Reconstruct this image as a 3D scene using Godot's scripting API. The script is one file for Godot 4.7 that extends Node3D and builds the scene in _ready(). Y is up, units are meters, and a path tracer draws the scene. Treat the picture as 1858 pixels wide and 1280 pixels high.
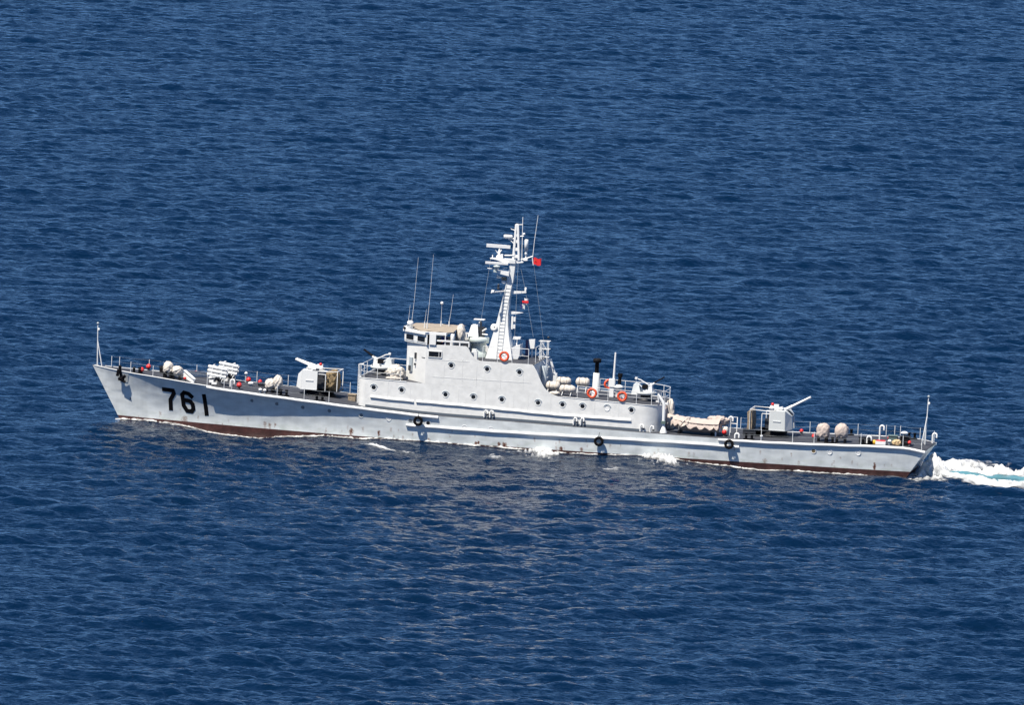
extends Node3D
# A grey patrol ship under way on a blue sea, seen from the air.
# Ship coordinates: x metres aft of the stem head, y metres above the waterline, z metres to port.

const YAW := 10.3
var M := {}
var taken := {}
var ship: Node3D
var ship_xf: Transform3D
var ship_inv: Transform3D
var noise := FastNoiseLite.new()
var gust := FastNoiseLite.new()

# ---------------------------------------------------------------- mesh helper
class Geo:
	var st := SurfaceTool.new()
	var lo := Vector3.ZERO
	func _init():
		st.begin(Mesh.PRIMITIVE_TRIANGLES)
		st.set_smooth_group(-1)
	func group(g: int):
		st.set_smooth_group(g)
	func tri(a: Vector3, b: Vector3, c: Vector3):      # a b c counter-clockwise from outside
		st.add_vertex(a)
		st.add_vertex(c)
		st.add_vertex(b)
	func quad(a: Vector3, b: Vector3, c: Vector3, d: Vector3):
		tri(a, b, c)
		tri(a, c, d)
	func box(c: Vector3, s: Vector3, b := Basis.IDENTITY):
		var h := s * 0.5
		var p := []
		for i in 8:
			p.append(c + b * Vector3(h.x if i & 1 else -h.x, h.y if i & 2 else -h.y, h.z if i & 4 else -h.z))
		hexa(p)
	func hexa(p: Array):                                # corners numbered x + 2 y + 4 z
		group(-1)
		quad(p[4], p[5], p[7], p[6])
		quad(p[1], p[0], p[2], p[3])
		quad(p[5], p[1], p[3], p[7])
		quad(p[0], p[4], p[6], p[2])
		quad(p[6], p[7], p[3], p[2])
		quad(p[0], p[1], p[5], p[4])
	func bar(a: Vector3, b: Vector3, w: float, h: float, up := Vector3.UP):
		var d := b - a
		var f := d.normalized()
		var side := f.cross(up).normalized()
		if side.length() < 0.5:
			side = f.cross(Vector3.BACK).normalized()
		var u := side.cross(f)
		box((a + b) * 0.5, Vector3(d.length(), h, w), Basis(f, u, side))
	func tube(pts: Array, r, n := 8, caps := true):     # r: a radius or one for each point
		var rings := []
		var side := Vector3.ZERO
		for i in pts.size():
			var t: Vector3 = (pts[mini(i + 1, pts.size() - 1)] - pts[maxi(i - 1, 0)]).normalized()
			if side == Vector3.ZERO:
				side = t.cross(Vector3.UP if absf(t.y) < 0.9 else Vector3.RIGHT).normalized()
			else:
				side = (side - t * side.dot(t)).normalized()
			var up := t.cross(side)
			var rr: float = r[i] if r is Array else r
			var ring := []
			for k in n:
				var a := TAU * k / n
				ring.append(pts[i] + (side * cos(a) + up * sin(a)) * rr)
			rings.append(ring)
		group(1)
		for i in rings.size() - 1:
			for k in n:
				var k2 := (k + 1) % n
				quad(rings[i][k], rings[i][k2], rings[i + 1][k2], rings[i + 1][k])
		if caps:
			group(-1)
			for k in range(1, n - 1):
				tri(rings[0][0], rings[0][k + 1], rings[0][k])
				tri(rings[-1][0], rings[-1][k], rings[-1][k + 1])
	func lathe(o: Vector3, axis: Vector3, prof: Array, n := 16, g := 1):   # prof: Vector2(radius, height along axis)
		var f := axis.normalized()
		var s := f.cross(Vector3.UP if absf(f.y) < 0.9 else Vector3.RIGHT).normalized()
		var u := f.cross(s)
		var rings := []
		for p in prof:
			var ring := []
			for k in n:
				var a := TAU * k / n
				ring.append(o + f * p.y + (s * cos(a) + u * sin(a)) * p.x)
			rings.append(ring)
		group(g)
		for i in rings.size() - 1:
			for k in n:
				var k2 := (k + 1) % n
				quad(rings[i][k], rings[i][k2], rings[i + 1][k2], rings[i + 1][k])
	func torus(o: Vector3, axis: Vector3, R: float, r: float, n := 24, m := 10, a0 := 0.0, a1 := TAU):
		var f := axis.normalized()
		var s := f.cross(Vector3.UP if absf(f.y) < 0.9 else Vector3.RIGHT).normalized()
		var u := s.cross(f)
		group(1)
		var at := func(i: int, j: int) -> Vector3:
			var a := lerpf(a0, a1, float(i) / n)
			var b := TAU * j / m
			var d := s * cos(a) + u * sin(a)
			return o + d * (R + r * cos(b)) + f * r * sin(b)
		for i in n:
			for j in m:
				quad(at.call(i, j), at.call(i, j + 1), at.call(i + 1, j + 1), at.call(i + 1, j))
	func prism(poly: PackedVector2Array, z0: float, z1: float, xf := Transform3D.IDENTITY):
		var idx := Geometry2D.triangulate_polygon(poly)
		var cw := Geometry2D.is_polygon_clockwise(poly)     # clockwise as Godot sees y down
		group(-1)
		for i in range(0, idx.size(), 3):
			var a := poly[idx[i]]
			var b := poly[idx[i + 1]]
			var c := poly[idx[i + 2]]
			if (b - a).cross(c - a) < 0:
				var t := b
				b = c
				c = t
			tri(xf * Vector3(a.x, a.y, z1), xf * Vector3(b.x, b.y, z1), xf * Vector3(c.x, c.y, z1))
			tri(xf * Vector3(a.x, a.y, z0), xf * Vector3(c.x, c.y, z0), xf * Vector3(b.x, b.y, z0))
		var n := poly.size()
		var area := 0.0
		for i in n:
			area += poly[i].cross(poly[(i + 1) % n])
		for i in n:
			var a := poly[i]
			var b := poly[(i + 1) % n]
			if area < 0:
				var t := a
				a = b
				b = t
			quad(xf * Vector3(a.x, a.y, z0), xf * Vector3(b.x, b.y, z0), xf * Vector3(b.x, b.y, z1), xf * Vector3(a.x, a.y, z1))
	func ball(o: Vector3, r: Vector3, n := 14, m := 8):
		group(1)
		var at := func(i: int, j: int) -> Vector3:
			var a := TAU * i / n
			var b := PI * j / m - PI / 2
			return o + Vector3(cos(a) * cos(b), sin(b), -sin(a) * cos(b)) * r
		for j in m:
			for i in n:
				if j < m - 1:
					tri(at.call(i, j), at.call(i + 1, j + 1), at.call(i, j + 1))
				if j > 0:
					tri(at.call(i, j), at.call(i + 1, j), at.call(i + 1, j + 1))
	func done(uvs := false) -> ArrayMesh:
		st.generate_normals()
		return st.commit()

func obj(called: String, g: Geo, m, parent: Node = null) -> MeshInstance3D:
	var o := MeshInstance3D.new()
	o.name = called
	o.mesh = g.done()
	o.material_override = m
	(parent if parent else self).add_child(o, true)
	return o

func numbered(called: String) -> String:
	var k: int = taken.get(called, 0)
	taken[called] = k + 1
	return called if k == 0 else "%s_%03d" % [called, k]

func tag(o: Node, label: String, category: String, grp := ""):
	o.set_meta("label", label)
	o.set_meta("category", category)
	if grp:
		o.set_meta("group", grp)

# a thing aboard: its base given in ship coordinates, its parts built in its own axes
func thing(called: String, label: String, category: String, at: Vector3, turn := 0.0, grp := "") -> Node3D:
	var o := Node3D.new()
	o.name = numbered(called)
	add_child(o)
	o.transform = Transform3D(ship_xf.basis * Basis(Vector3.UP, turn), ship_xf * at)
	tag(o, label, category, grp)
	return o

func copy_of(o: Node3D, called: String, label: String, at: Vector3, b := Basis.IDENTITY) -> Node3D:
	var c: Node3D = o.duplicate()
	c.name = numbered(called)
	add_child(c)
	c.transform = Transform3D(ship_xf.basis * b, ship_xf * at)
	c.set_meta("label", label)
	return c

func part(called: String) -> Node3D:                     # an empty part of the ship that gathers its pieces
	var o := Node3D.new()
	o.name = called
	ship.add_child(o, true)
	return o

func V(x: float, y: float, z := 0.0) -> Vector3:
	return Vector3(x, y, z)

func lin(t: Array, x: float) -> float:
	if x <= t[0][0]:
		return t[0][1]
	for i in range(1, t.size()):
		if x <= t[i][0]:
			return lerpf(t[i - 1][1], t[i][1], (x - t[i - 1][0]) / (t[i][0] - t[i - 1][0]))
	return t[-1][1]

# a smooth curve through the table
func crv(t: Array, x: float) -> float:
	var n := t.size()
	if x <= t[0][0]:
		return t[0][1]
	if x >= t[n - 1][0]:
		return t[n - 1][1]
	var i := 0
	while x > t[i + 1][0]:
		i += 1
	var h: float = t[i + 1][0] - t[i][0]
	var d: float = (t[i + 1][1] - t[i][1]) / h
	var m0: float = d
	var m1: float = d
	if i > 0:
		m0 = (d + (t[i][1] - t[i - 1][1]) / (t[i][0] - t[i - 1][0])) * 0.5
	if i < n - 2:
		m1 = (d + (t[i + 2][1] - t[i + 1][1]) / (t[i + 2][0] - t[i + 1][0])) * 0.5
	var s: float = (x - t[i][0]) / h
	return t[i][1] * (1 + 2 * s) * (1 - s) * (1 - s) + m0 * h * s * (1 - s) * (1 - s) + t[i + 1][1] * s * s * (3 - 2 * s) + m1 * h * s * s * (s - 1)

# ---------------------------------------------------------------- materials
func lc(r: float, g: float, b: float) -> Color:
	return Color(r, g, b).linear_to_srgb()

func mat(r: float, g: float, b: float, rough := 0.55, metal := 0.0) -> StandardMaterial3D:
	var m := StandardMaterial3D.new()
	m.albedo_color = lc(r, g, b)
	m.roughness = rough
	m.metallic = metal
	m.cull_mode = BaseMaterial3D.CULL_DISABLED
	return m

func noise_image(size: int, freq: float, seed_: int, lo: float, hi: float, oct := 4) -> Image:
	var f := FastNoiseLite.new()
	f.seed = seed_
	f.frequency = freq
	f.fractal_octaves = oct
	var im := f.get_seamless_image(size, size)
	im.convert(Image.FORMAT_RGB8)
	for y in size:
		for x in size:
			var v := lerpf(lo, hi, im.get_pixel(x, y).r)
			im.set_pixel(x, y, Color(v, v, v))
	return im

func weather(m: StandardMaterial3D, lo: float, hi: float, scale: float, seed_ := 3):
	m.albedo_texture = ImageTexture.create_from_image(noise_image(256, 0.02, seed_, lo, hi, 5))
	m.uv1_triplanar = true
	m.uv1_scale = Vector3.ONE * scale

func dents(m: StandardMaterial3D, scale: float, strength: float, seed_: int, tri := true):
	var f := FastNoiseLite.new()
	f.seed = seed_
	f.frequency = 0.02
	f.fractal_octaves = 3
	var im := f.get_seamless_image(256, 256)
	im.convert(Image.FORMAT_RGBA8)
	im.bump_map_to_normal_map(strength)
	m.normal_enabled = true
	m.normal_texture = ImageTexture.create_from_image(im)
	if tri:
		m.uv1_triplanar = true
		m.uv1_scale = Vector3.ONE * scale

func make_materials():
	M.white = mat(0.78, 0.79, 0.78, 0.5)
	M.house = mat(0.765, 0.775, 0.76, 0.5)
	weather(M.house, 0.93, 1.0, 0.25, 11)
	dents(M.house, 0.25, 0.5, 12)
	M.light = mat(0.70, 0.72, 0.72, 0.5)
	M.grey = mat(0.36, 0.41, 0.44, 0.5)
	M.deck = mat(0.050, 0.055, 0.070, 0.8)
	weather(M.deck, 0.72, 1.0, 0.3, 15)
	M.boot = mat(0.125, 0.046, 0.039, 0.6)
	weather(M.boot, 0.6, 1.0, 0.35, 17)
	M.black = mat(0.012, 0.012, 0.014, 0.5)
	M.dark = mat(0.03, 0.033, 0.04, 0.5)
	M.rubber = mat(0.007, 0.007, 0.008, 0.85)
	M.glass = mat(0.006, 0.007, 0.010, 0.35)
	M.red = mat(0.62, 0.022, 0.02, 0.45)
	M.orange = mat(0.72, 0.085, 0.03, 0.5)
	M.canvas = mat(0.74, 0.69, 0.62, 0.9)
	M.beige = mat(0.52, 0.44, 0.38, 0.9)
	M.tan = mat(0.34, 0.27, 0.19, 0.9)
	M.brown = mat(0.24, 0.18, 0.10, 0.9)
	for k in ["canvas", "beige", "tan", "brown"]:
		weather(M[k], 0.78, 1.0, 0.8, 21)
		dents(M[k], 0.9, 2.5, 22)
	M.yellow = mat(0.75, 0.42, 0.03, 0.6)
	M.blue = mat(0.03, 0.045, 0.20, 0.8)
	M.navy = mat(0.02, 0.03, 0.16, 0.8)
	M.skin = mat(0.42, 0.22, 0.14, 0.6)
	M.teal = mat(0.50, 0.57, 0.56, 0.5)
	M.digit = mat(0.006, 0.006, 0.008, 0.8)
	M.foam = mat(0.66, 0.68, 0.69, 0.9)
	M.foam.vertex_color_use_as_albedo = true
	M.foam.transparency = BaseMaterial3D.TRANSPARENCY_ALPHA
	M.churn = mat(0.11, 0.27, 0.30, 0.3)
	M.churn.vertex_color_use_as_albedo = true
	M.churn.transparency = BaseMaterial3D.TRANSPARENCY_ALPHA
	M.flag = mat(0.70, 0.02, 0.025, 0.8)
	M.hull = hull_material()
	for k in ["digit", "rubber", "black"]:
		M[k].metallic_specular = 0.15
	M.sea = mat(0.0010, 0.0098, 0.031, 0.09)
	M.sea.metallic_specular = 0.30

# light grey paint along the whole side, with scuffs, rust runs and grime
func hull_material() -> StandardMaterial3D:
	var w := 2048
	var h := 160
	var f := FastNoiseLite.new()
	f.seed = 5
	f.frequency = 0.012
	f.fractal_octaves = 5
	var im := Image.create(w, h, false, Image.FORMAT_RGB8)
	for y in h:
		for x in w:
			var up := float(y) / h * 4.0                                  # metres above the water
			var n := f.get_noise_2d(x * 1.4, y * 3.0)
			var streak := f.get_noise_2d(x * 7.0, y * 0.5 + 900.0)
			var k := 0.95 + n * 0.09 + streak * 0.02
			var c := Color(k, k, k)
			var low := clampf((1.05 - up) / 0.7, 0, 1)
			var g := clampf(f.get_noise_2d(x * 2.2 + 77.0, y * 5.0) * 1.8 + 0.15, 0, 1) * low
			c = c.lerp(Color(0.70, 0.74, 0.66), g * 0.35)
			im.set_pixel(x, y, c)
	var rng := RandomNumberGenerator.new()
	rng.seed = 8
	# rust: where (x aft, y up), size in metres, how strong
	var spots := [[13.3, 0.72, 0.10, 0.45], [12.95, 0.80, 0.12, 0.35], [13.7, 0.78, 0.07, 0.5], [19.24, 0.78, 0.14, 0.8], [21.22, 0.82, 0.1, 0.9], [28.15, 0.52, 0.1, 1.0], [28.33, 0.6, 0.08, 0.9], [29.78, 0.57, 0.1, 1.0], [30.17, 0.55, 0.14, 1.0], [34.17, 0.55, 0.12, 0.9], [35.6, 0.6, 0.1, 0.6], [24.8, 0.5, 0.12, 0.5], [7.0, 0.62, 0.2, 0.35], [56.0, 0.65, 0.1, 0.9], [56.0, 0.85, 0.08, 0.6], [2.9, 1.7, 0.06, 0.6], [48.4, 0.6, 0.15, 0.3]]
	for i in 60:
		spots.append([rng.randf_range(3, 58), rng.randf_range(0.45, 1.3), rng.randf_range(0.03, 0.09), rng.randf_range(0.08, 0.3)])
	for s in spots:
		var cx: float = s[0] / 59.5 * w
		var cy: float = s[1] / 4.0 * h
		var rx: float = maxf(1.6, s[2] / 59.5 * w)
		var ry: float = maxf(1.6, s[2] / 4.0 * h)
		for y in range(maxi(0, int(cy - ry * 3.5)), mini(h, int(cy + ry + 2))):
			for x in range(maxi(0, int(cx - rx - 2)), mini(w, int(cx + rx + 2))):
				var dy := (y - cy) / ry
				var d := Vector2((x - cx) / rx, dy if dy > 0 else dy / 3.2).length() + f.get_noise_2d(x * 17.0, y * 17.0) * 0.9
				var a: float = clampf(1.25 - d, 0, 1) * s[3]
				if a > 0:
					im.set_pixel(x, y, im.get_pixel(x, y).lerp(Color(0.34, 0.15, 0.08), a))
	var m := mat(0.72, 0.765, 0.77, 0.5)
	m.albedo_texture = ImageTexture.create_from_image(im)
	var f2 := FastNoiseLite.new()
	f2.seed = 9
	f2.frequency = 0.03
	f2.fractal_octaves = 2
	var nm := f2.get_seamless_image(1024, 64)
	nm.convert(Image.FORMAT_RGBA8)
	nm.bump_map_to_normal_map(0.6)
	m.normal_enabled = true
	m.normal_texture = ImageTexture.create_from_image(nm)
	return m

# ---------------------------------------------------------------- the sea
const N := 256
var HH := PackedFloat32Array()
var HX := PackedFloat32Array()
var HZ := PackedFloat32Array()

func fft2(re: PackedFloat64Array, im: PackedFloat64Array):
	var rev := PackedInt32Array()
	rev.resize(N)
	for i in N:
		var r := 0
		for b in 8:
			if i & (1 << b):
				r |= 1 << (7 - b)
		rev[i] = r
	for axis in 2:
		var step := 1 if axis == 0 else N
		var row := N if axis == 0 else 1
		for line in N:
			var o := line * row
			for i in N:
				var j := rev[i]
				if j > i:
					var p := o + i * step
					var q := o + j * step
					var t := re[p]
					re[p] = re[q]
					re[q] = t
					t = im[p]
					im[p] = im[q]
					im[q] = t
			var half := 1
			while half < N:
				for k in half:
					var wr := cos(PI * k / half)
					var wi := sin(PI * k / half)
					var i := k
					while i < N:
						var p := o + i * step
						var q := p + half * step
						var xr := re[q] * wr - im[q] * wi
						var xi := re[q] * wi + im[q] * wr
						re[q] = re[p] - xr
						im[q] = im[p] - xi
						re[p] += xr
						im[p] += xi
						i += half * 2
				half *= 2

# one periodic square of wind waves: height and the two sideways shifts that sharpen the crests
func make_waves():
	var rng := RandomNumberGenerator.new()
	rng.seed = 41
	var n2 := N * N
	var ar := PackedFloat64Array()
	ar.resize(n2)
	var ai := ar.duplicate()
	var br := ar.duplicate()
	var bi := ar.duplicate()
	var peak := 7.0
	for y in range(-N / 2 + 1, N / 2):
		for x in range(0, N / 2):
			if x == 0 and y <= 0:
				continue
			var k := sqrt(x * x + y * y)
			var c := y / k
			var a := sqrt(exp(-1.25 * pow(peak / k, 4.0)) * pow(k, -3.95) * (0.06 + 0.94 * c * c * c * c))
			if k > 110:
				a = 0.0
			var hr := rng.randfn() * a
			var hi := rng.randfn() * a
			# height h, shift x = -i kx/k h, shift z = -i kz/k h; two real fields in one transform
			var at := (y & (N - 1)) * N + x
			var mir := ((-y) & (N - 1)) * N + ((-x) & (N - 1))
			var xr := hi * x / k
			var xi := -hr * x / k
			var zr := hi * y / k
			var zi := -hr * y / k
			ar[at] = hr - xi
			ai[at] = hi + xr
			ar[mir] = hr + xi
			ai[mir] = -hi + xr
			br[at] = zr
			bi[at] = zi
			br[mir] = zr
			bi[mir] = -zi
	fft2(ar, ai)
	fft2(br, bi)
	var sum := 0.0
	for i in n2:
		sum += ar[i] * ar[i]
	var s := 1.0 / sqrt(sum / n2)
	HH.resize(n2)
	HX.resize(n2)
	HZ.resize(n2)
	for i in n2:
		HH[i] = ar[i] * s
		HX[i] = ai[i] * s
		HZ[i] = br[i] * s

func wave(u: float, v: float) -> Vector3:                # u, v in squares; (shift x, height, shift z)
	var x := fposmod(u, 1.0) * N
	var y := fposmod(v, 1.0) * N
	var x0 := int(x)
	var y0 := int(y)
	var fx := x - x0
	var fy := y - y0
	x0 &= 255
	var r0 := (y0 & 255) << 8
	var r1 := ((y0 + 1) & 255) << 8
	var x1 := (x0 + 1) & 255
	var w00 := (1 - fx) * (1 - fy)
	var w10 := fx * (1 - fy)
	var w01 := (1 - fx) * fy
	var w11 := fx * fy
	var a := r0 + x0
	var b := r0 + x1
	var c := r1 + x0
	var d := r1 + x1
	return Vector3(HX[a] * w00 + HX[b] * w10 + HX[c] * w01 + HX[d] * w11, HH[a] * w00 + HH[b] * w10 + HH[c] * w01 + HH[d] * w11, HZ[a] * w00 + HZ[b] * w10 + HZ[c] * w01 + HZ[d] * w11)

const WAVE_LEVEL := [[-4.0, 0.0], [1.2, 0.02], [2.4, 0.16], [4.0, 0.2], [6.2, 0.16], [7.6, 0.0], [9.2, -0.28], [12.5, -0.40], [15.0, -0.10], [17.0, 0.16], [20.0, 0.2], [22.0, 0.34], [26.0, 0.33], [31.0, 0.27], [36.0, 0.20], [39.5, 0.36], [42.0, 0.30], [44.0, 0.08], [48.0, -0.08], [55.0, -0.10], [58.5, -0.05], [61.0, 0.0]]
const CA := 0.95106
const SA := 0.30902
const CB := 0.87462
const SB := -0.48481
const TILE_A := 53.0
const TILE_B := 21.0
const AMP_A := 0.094
const AMP_B := 0.036

func sea_at(x: float, z: float) -> Vector3:
	var p := wave((x * CA - z * SA) / TILE_A, (x * SA + z * CA) / TILE_A) * AMP_A
	var q := wave((x * CB - z * SB) / TILE_B + 0.37, (x * SB + z * CB) / TILE_B + 0.11) * (AMP_B * (1.0 + 0.9 * gust.get_noise_2d(x, z)))
	var r := Vector3(x + 0.8 * (p.x * CA + p.z * SA + q.x * CB + q.z * SB), p.y + q.y, z + 0.8 * (-p.x * SA + p.z * CA - q.x * SB + q.z * CB))
	if x > -40 and x < 60 and z > -30 and z < 34:
		var s := ship_inv * Vector3(x, 0, z)
		var side := absf(s.z)
		if s.x > -4 and s.x < 60.5 and side < 16:
			var d := maxf(0.0, side - lin(WL, s.x))
			var near := exp(-d / 2.6)
			r = r.lerp(Vector3(x, 0, z), 0.75 * exp(-d / 1.8) * clampf(s.x + 4, 0, 1))
			r.y += lin(WAVE_LEVEL, s.x) * near
		# waves that spread from the bow and the stern
		var t := s.x - 4.0
		if t > 2 and side > 3 and t < 95:
			var ray := side - 2.6 - t * 0.24
			r.y += 0.10 * exp(-ray * ray / 7.0) * cos(ray * 1.9) * exp(-t / 45.0)
		t = s.x - 50.0
		if t > 2 and t < 60:
			var ray := side - 2.4 - t * 0.30
			r.y += 0.32 * exp(-ray * ray / 12.0) * cos(ray * 1.3) * smoothstep(2.0, 9.0, t) * exp(-t / 45.0)
	return r

func grid_mesh(pts: PackedVector3Array, cols: int, rows: int) -> ArrayMesh:
	var nrm := PackedVector3Array()
	nrm.resize(pts.size())
	var idx := PackedInt32Array()
	idx.resize((cols - 1) * (rows - 1) * 6)
	var w := 0
	for j in rows:
		var up := cols if j < rows - 1 else 0
		var dn := cols if j > 0 else 0
		for i in cols:
			var at := j * cols + i
			var e := pts[at + (1 if i < cols - 1 else 0)] - pts[at - (1 if i > 0 else 0)]
			var f := pts[at + up] - pts[at - dn]
			var n := e.cross(f)
			nrm[at] = (n if n.y > 0 else -n).normalized()
			if i < cols - 1 and j < rows - 1:
				idx[w] = at
				idx[w + 1] = at + cols
				idx[w + 2] = at + 1
				idx[w + 3] = at + 1
				idx[w + 4] = at + cols
				idx[w + 5] = at + cols + 1
				w += 6
	var a := []
	a.resize(Mesh.ARRAY_MAX)
	a[Mesh.ARRAY_VERTEX] = pts
	a[Mesh.ARRAY_NORMAL] = nrm
	a[Mesh.ARRAY_INDEX] = idx
	var m := ArrayMesh.new()
	m.add_surface_from_arrays(Mesh.PRIMITIVE_TRIANGLES, a)
	return m

func make_sea():
	# ripples too small for the mesh, from the same waves, one square each 8 m
	var im := Image.create(N, N, false, Image.FORMAT_RGB8)
	var k := 0.021 * N / 8.0
	for y in N:
		for x in N:
			var gx := (HH[y * N + ((x + 1) & 255)] - HH[y * N + ((x - 1) & 255)]) * 0.5 * k
			var gy := (HH[((y + 1) & 255) * N + x] - HH[((y - 1) & 255) * N + x]) * 0.5 * k
			var n := Vector3(-gx, gy, 1).normalized()
			im.set_pixel(x, y, Color(n.x * 0.5 + 0.5, n.y * 0.5 + 0.5, n.z * 0.5 + 0.5))
	M.sea.normal_enabled = true
	M.sea.normal_texture = ImageTexture.create_from_image(im)
	M.sea.uv1_triplanar = true
	M.sea.uv1_world_triplanar = true
	M.sea.uv1_scale = Vector3.ONE / 8.0
	var cols := 500
	var zs := [150.0]
	while zs[-1] > -500.0:
		zs.append(zs[-1] - 0.26 * (694.0 - zs[-1]) / 600.0)
	var rows := zs.size()
	var pts := PackedVector3Array()
	pts.resize(cols * rows)
	var at := 0
	for z in zs:
		var half: float = 66.0 + (150.0 - z) * 0.075
		for i in cols:
			pts[at] = sea_at(half * (2.0 * i / (cols - 1) - 1.0), z)
			at += 1
	var o := MeshInstance3D.new()
	o.name = "sea"
	o.mesh = grid_mesh(pts, cols, rows)
	o.material_override = M.sea
	o.set_meta("kind", "structure")
	add_child(o)
	# the rest of the sea, out to the horizon
	var far := Geo.new()
	far.quad(V(-9000, -0.9, 9000), V(9000, -0.9, 9000), V(9000, -0.9, -9000), V(-9000, -0.9, -9000))
	var f := obj("open_sea", far, M.sea)
	f.set_meta("kind", "structure")

# foam: grid cells where keep(x, z) > 0, lifted by lift(x, z); ship coordinates
func foam(called: String, x0: float, x1: float, z0: float, z1: float, step: float, keep: Callable, lift: Callable, m: Material = null, strength := 1.0):
	var nx := int((x1 - x0) / step) + 1
	var nz := int((z1 - z0) / step) + 1
	var g := Geo.new()
	g.group(1)
	var k := PackedFloat32Array()
	var p := PackedVector3Array()
	k.resize(nx * nz)
	p.resize(nx * nz)
	for j in nz:
		for i in nx:
			var x := x0 + i * step
			var z := z0 + j * step
			var v: float = keep.call(x, z)
			k[j * nx + i] = v
			if v > -1.6:
				var w := ship_xf * Vector3(x, 0, z)
				w = sea_at(w.x, w.z)
				w.y += 0.03 + float(lift.call(x, z)) * clampf(v * 3.0 + 0.3, 0, 1)
				p[j * nx + i] = w
	for j in nz - 1:
		for i in nx - 1:
			var a := j * nx + i
			if maxf(maxf(k[a], k[a + 1]), maxf(k[a + nx], k[a + nx + 1])) < -0.4:
				continue
			for c in [a, a + nx + 1, a + nx, a, a + 1, a + nx + 1]:
				g.st.set_color(Color(1, 1, 1, smoothstep(-0.4, 0.48, k[c]) * strength * clampf(0.86 + noise.get_noise_2d(p[c].x * 9.0, p[c].z * 16.0) * 0.8, 0, 1)))
				g.st.add_vertex(p[c])
	var o := obj(called, g, m if m else M.foam)
	o.set_meta("kind", "structure")

func make_foam():
	var nz := func(x: float, z: float, s: float) -> float: return noise.get_noise_2d(x * s, z * s)
	# the wash behind the transom: two white ridges with green water between them
	var ridge := func(x: float, z: float) -> float:
		var t := x - 60.5
		var a: float = 1.0 - absf(z - (0.9 + 0.34 * maxf(t, 0.0))) / (0.85 + 0.04 * maxf(t, 0))
		var b: float = 1.0 - absf(z - (-4.0 + 0.10 * maxf(t, 0))) / (1.6 + 0.06 * maxf(t, 0))
		var hump: float = 1.0 - Vector2((x - 59.3) / 1.5, z / 2.8).length()
		return maxf(maxf(a, b), hump)
	var keep := func(x: float, z: float) -> float:
		if x < 58.35:
			return -1.0
		var v: float = ridge.call(x, z)
		if x < 59.2:
			v = minf(v + 0.25, (x - 58.3) * 2.5)
		return v + nz.call(x * 0.5, z, 10.0) * 0.55 + nz.call(x * 0.6, z, 38.0) * 0.75 - 0.14 - maxf(0, x - 72) * 0.014
	var lift := func(x: float, z: float) -> float:
		var t := maxf(0, x - 60.5)
		var far: float = exp(-pow((z + 4.1 - 0.10 * t) / 1.3, 2)) * 0.50
		var near: float = exp(-pow((z - 0.9 - 0.34 * t) / 0.7, 2)) * 0.26
		var hump: float = 1.15 * exp(-pow((x - 59.7) / 0.85, 2) - pow(z / 1.9, 2)) * (1.0 if x > 59.2 else clampf((x - 58.2) / 0.8, 0, 1))
		var lump: float = 0.8 + nz.call(x, z, 11.0) * 0.7 + nz.call(x, z, 40.0) * 0.7
		return (maxf(far, near) * smoothstep(58.4, 61.0, x) + hump) * maxf(lump, 0.1) * exp(-maxf(0, x - 64) / 14.0)
	foam("wake_foam", 58.3, 92.0, -8.0, 12.0, 0.11, keep, lift)
	var churn := func(x: float, z: float) -> float:
		var t := x - 60.0
		return minf(1.0 - absf(z - (-1.1 + 0.24 * t)) / (1.7 + 0.05 * t) + nz.call(x, z, 5.0) * 0.4, (x - 58.6) * 0.5)
	foam("churned_water", 58.6, 96.0, -9.0, 13.0, 0.22, churn, func(x: float, z: float) -> float: return 0.07 + 0.16 * maxf(0.0, nz.call(x, z, 6.0)), M.churn)
	# white water along the waterline: narrow lace with thicker knots
	var lace := func(x: float, z: float) -> float:
		var d := z - lin(WL, x)
		var w: float = 0.08 + 0.24 * lin([[1.5, 0.1], [2.4, 0.9], [7.0, 1.3], [9.0, 0.5], [15, 0.7], [19, 0.7], [22, 0.6], [24, 0.3], [33, 0.2], [43, 0.3], [45, 0.45], [58, 0.6]], x)
		return (w - d) / w * 0.8 + nz.call(x, z, 14.0) * 1.1 + nz.call(x, z, 45.0) * 0.8 - 0.42
	foam("waterline_foam", 1.8, 58.6, 0.0, 4.4, 0.07, lace, func(x: float, z: float) -> float: return 0.05 + 0.10 * absf(nz.call(x, z, 20.0)))
	# three breaking crests against the side
	for c in [[21.9, 6.6, 1.0, 0.4, 0.06], [33.0, 4.1, 1.2, 1.1, 0.26], [41.4, 4.2, 1.15, 1.0, 0.34], [24.0, 7.4, 0.5, 0.5, 0.05], [30.2, 8.0, 0.9, 0.9, 0.05], [38.6, 9.0, 0.8, 0.8, 0.05]]:
		var weak: float = 0.30 if c[4] < 0.055 else 0.0
		var kp := func(x: float, z: float) -> float: return 1.0 - Vector2((x - c[0]) / c[2], (z - c[1] - (x - c[0]) * 0.25) / c[3]).length() + nz.call(x * 0.6 + c[0], z, 16.0) * 1.2 + nz.call(x, z, 46.0) * 1.0 - 0.35 - weak
		var lf := func(x: float, z: float) -> float: return c[4] * (0.5 + exp(-pow((x - c[0]) / 0.7, 2)) * 0.6 + nz.call(x, z, 24.0) * 0.8)
		foam("wave_foam" if taken.get("wave_foam", 0) == 0 else "wave_foam_%03d" % taken["wave_foam"], c[0] - 2.2, c[0] + 2.2, maxf(c[1] - 2.4, 3.0), c[1] + 2.4, 0.07, kp, lf, null, 0.45 if weak > 0 else 0.9)
		taken["wave_foam"] = taken.get("wave_foam", 0) + 1

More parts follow.
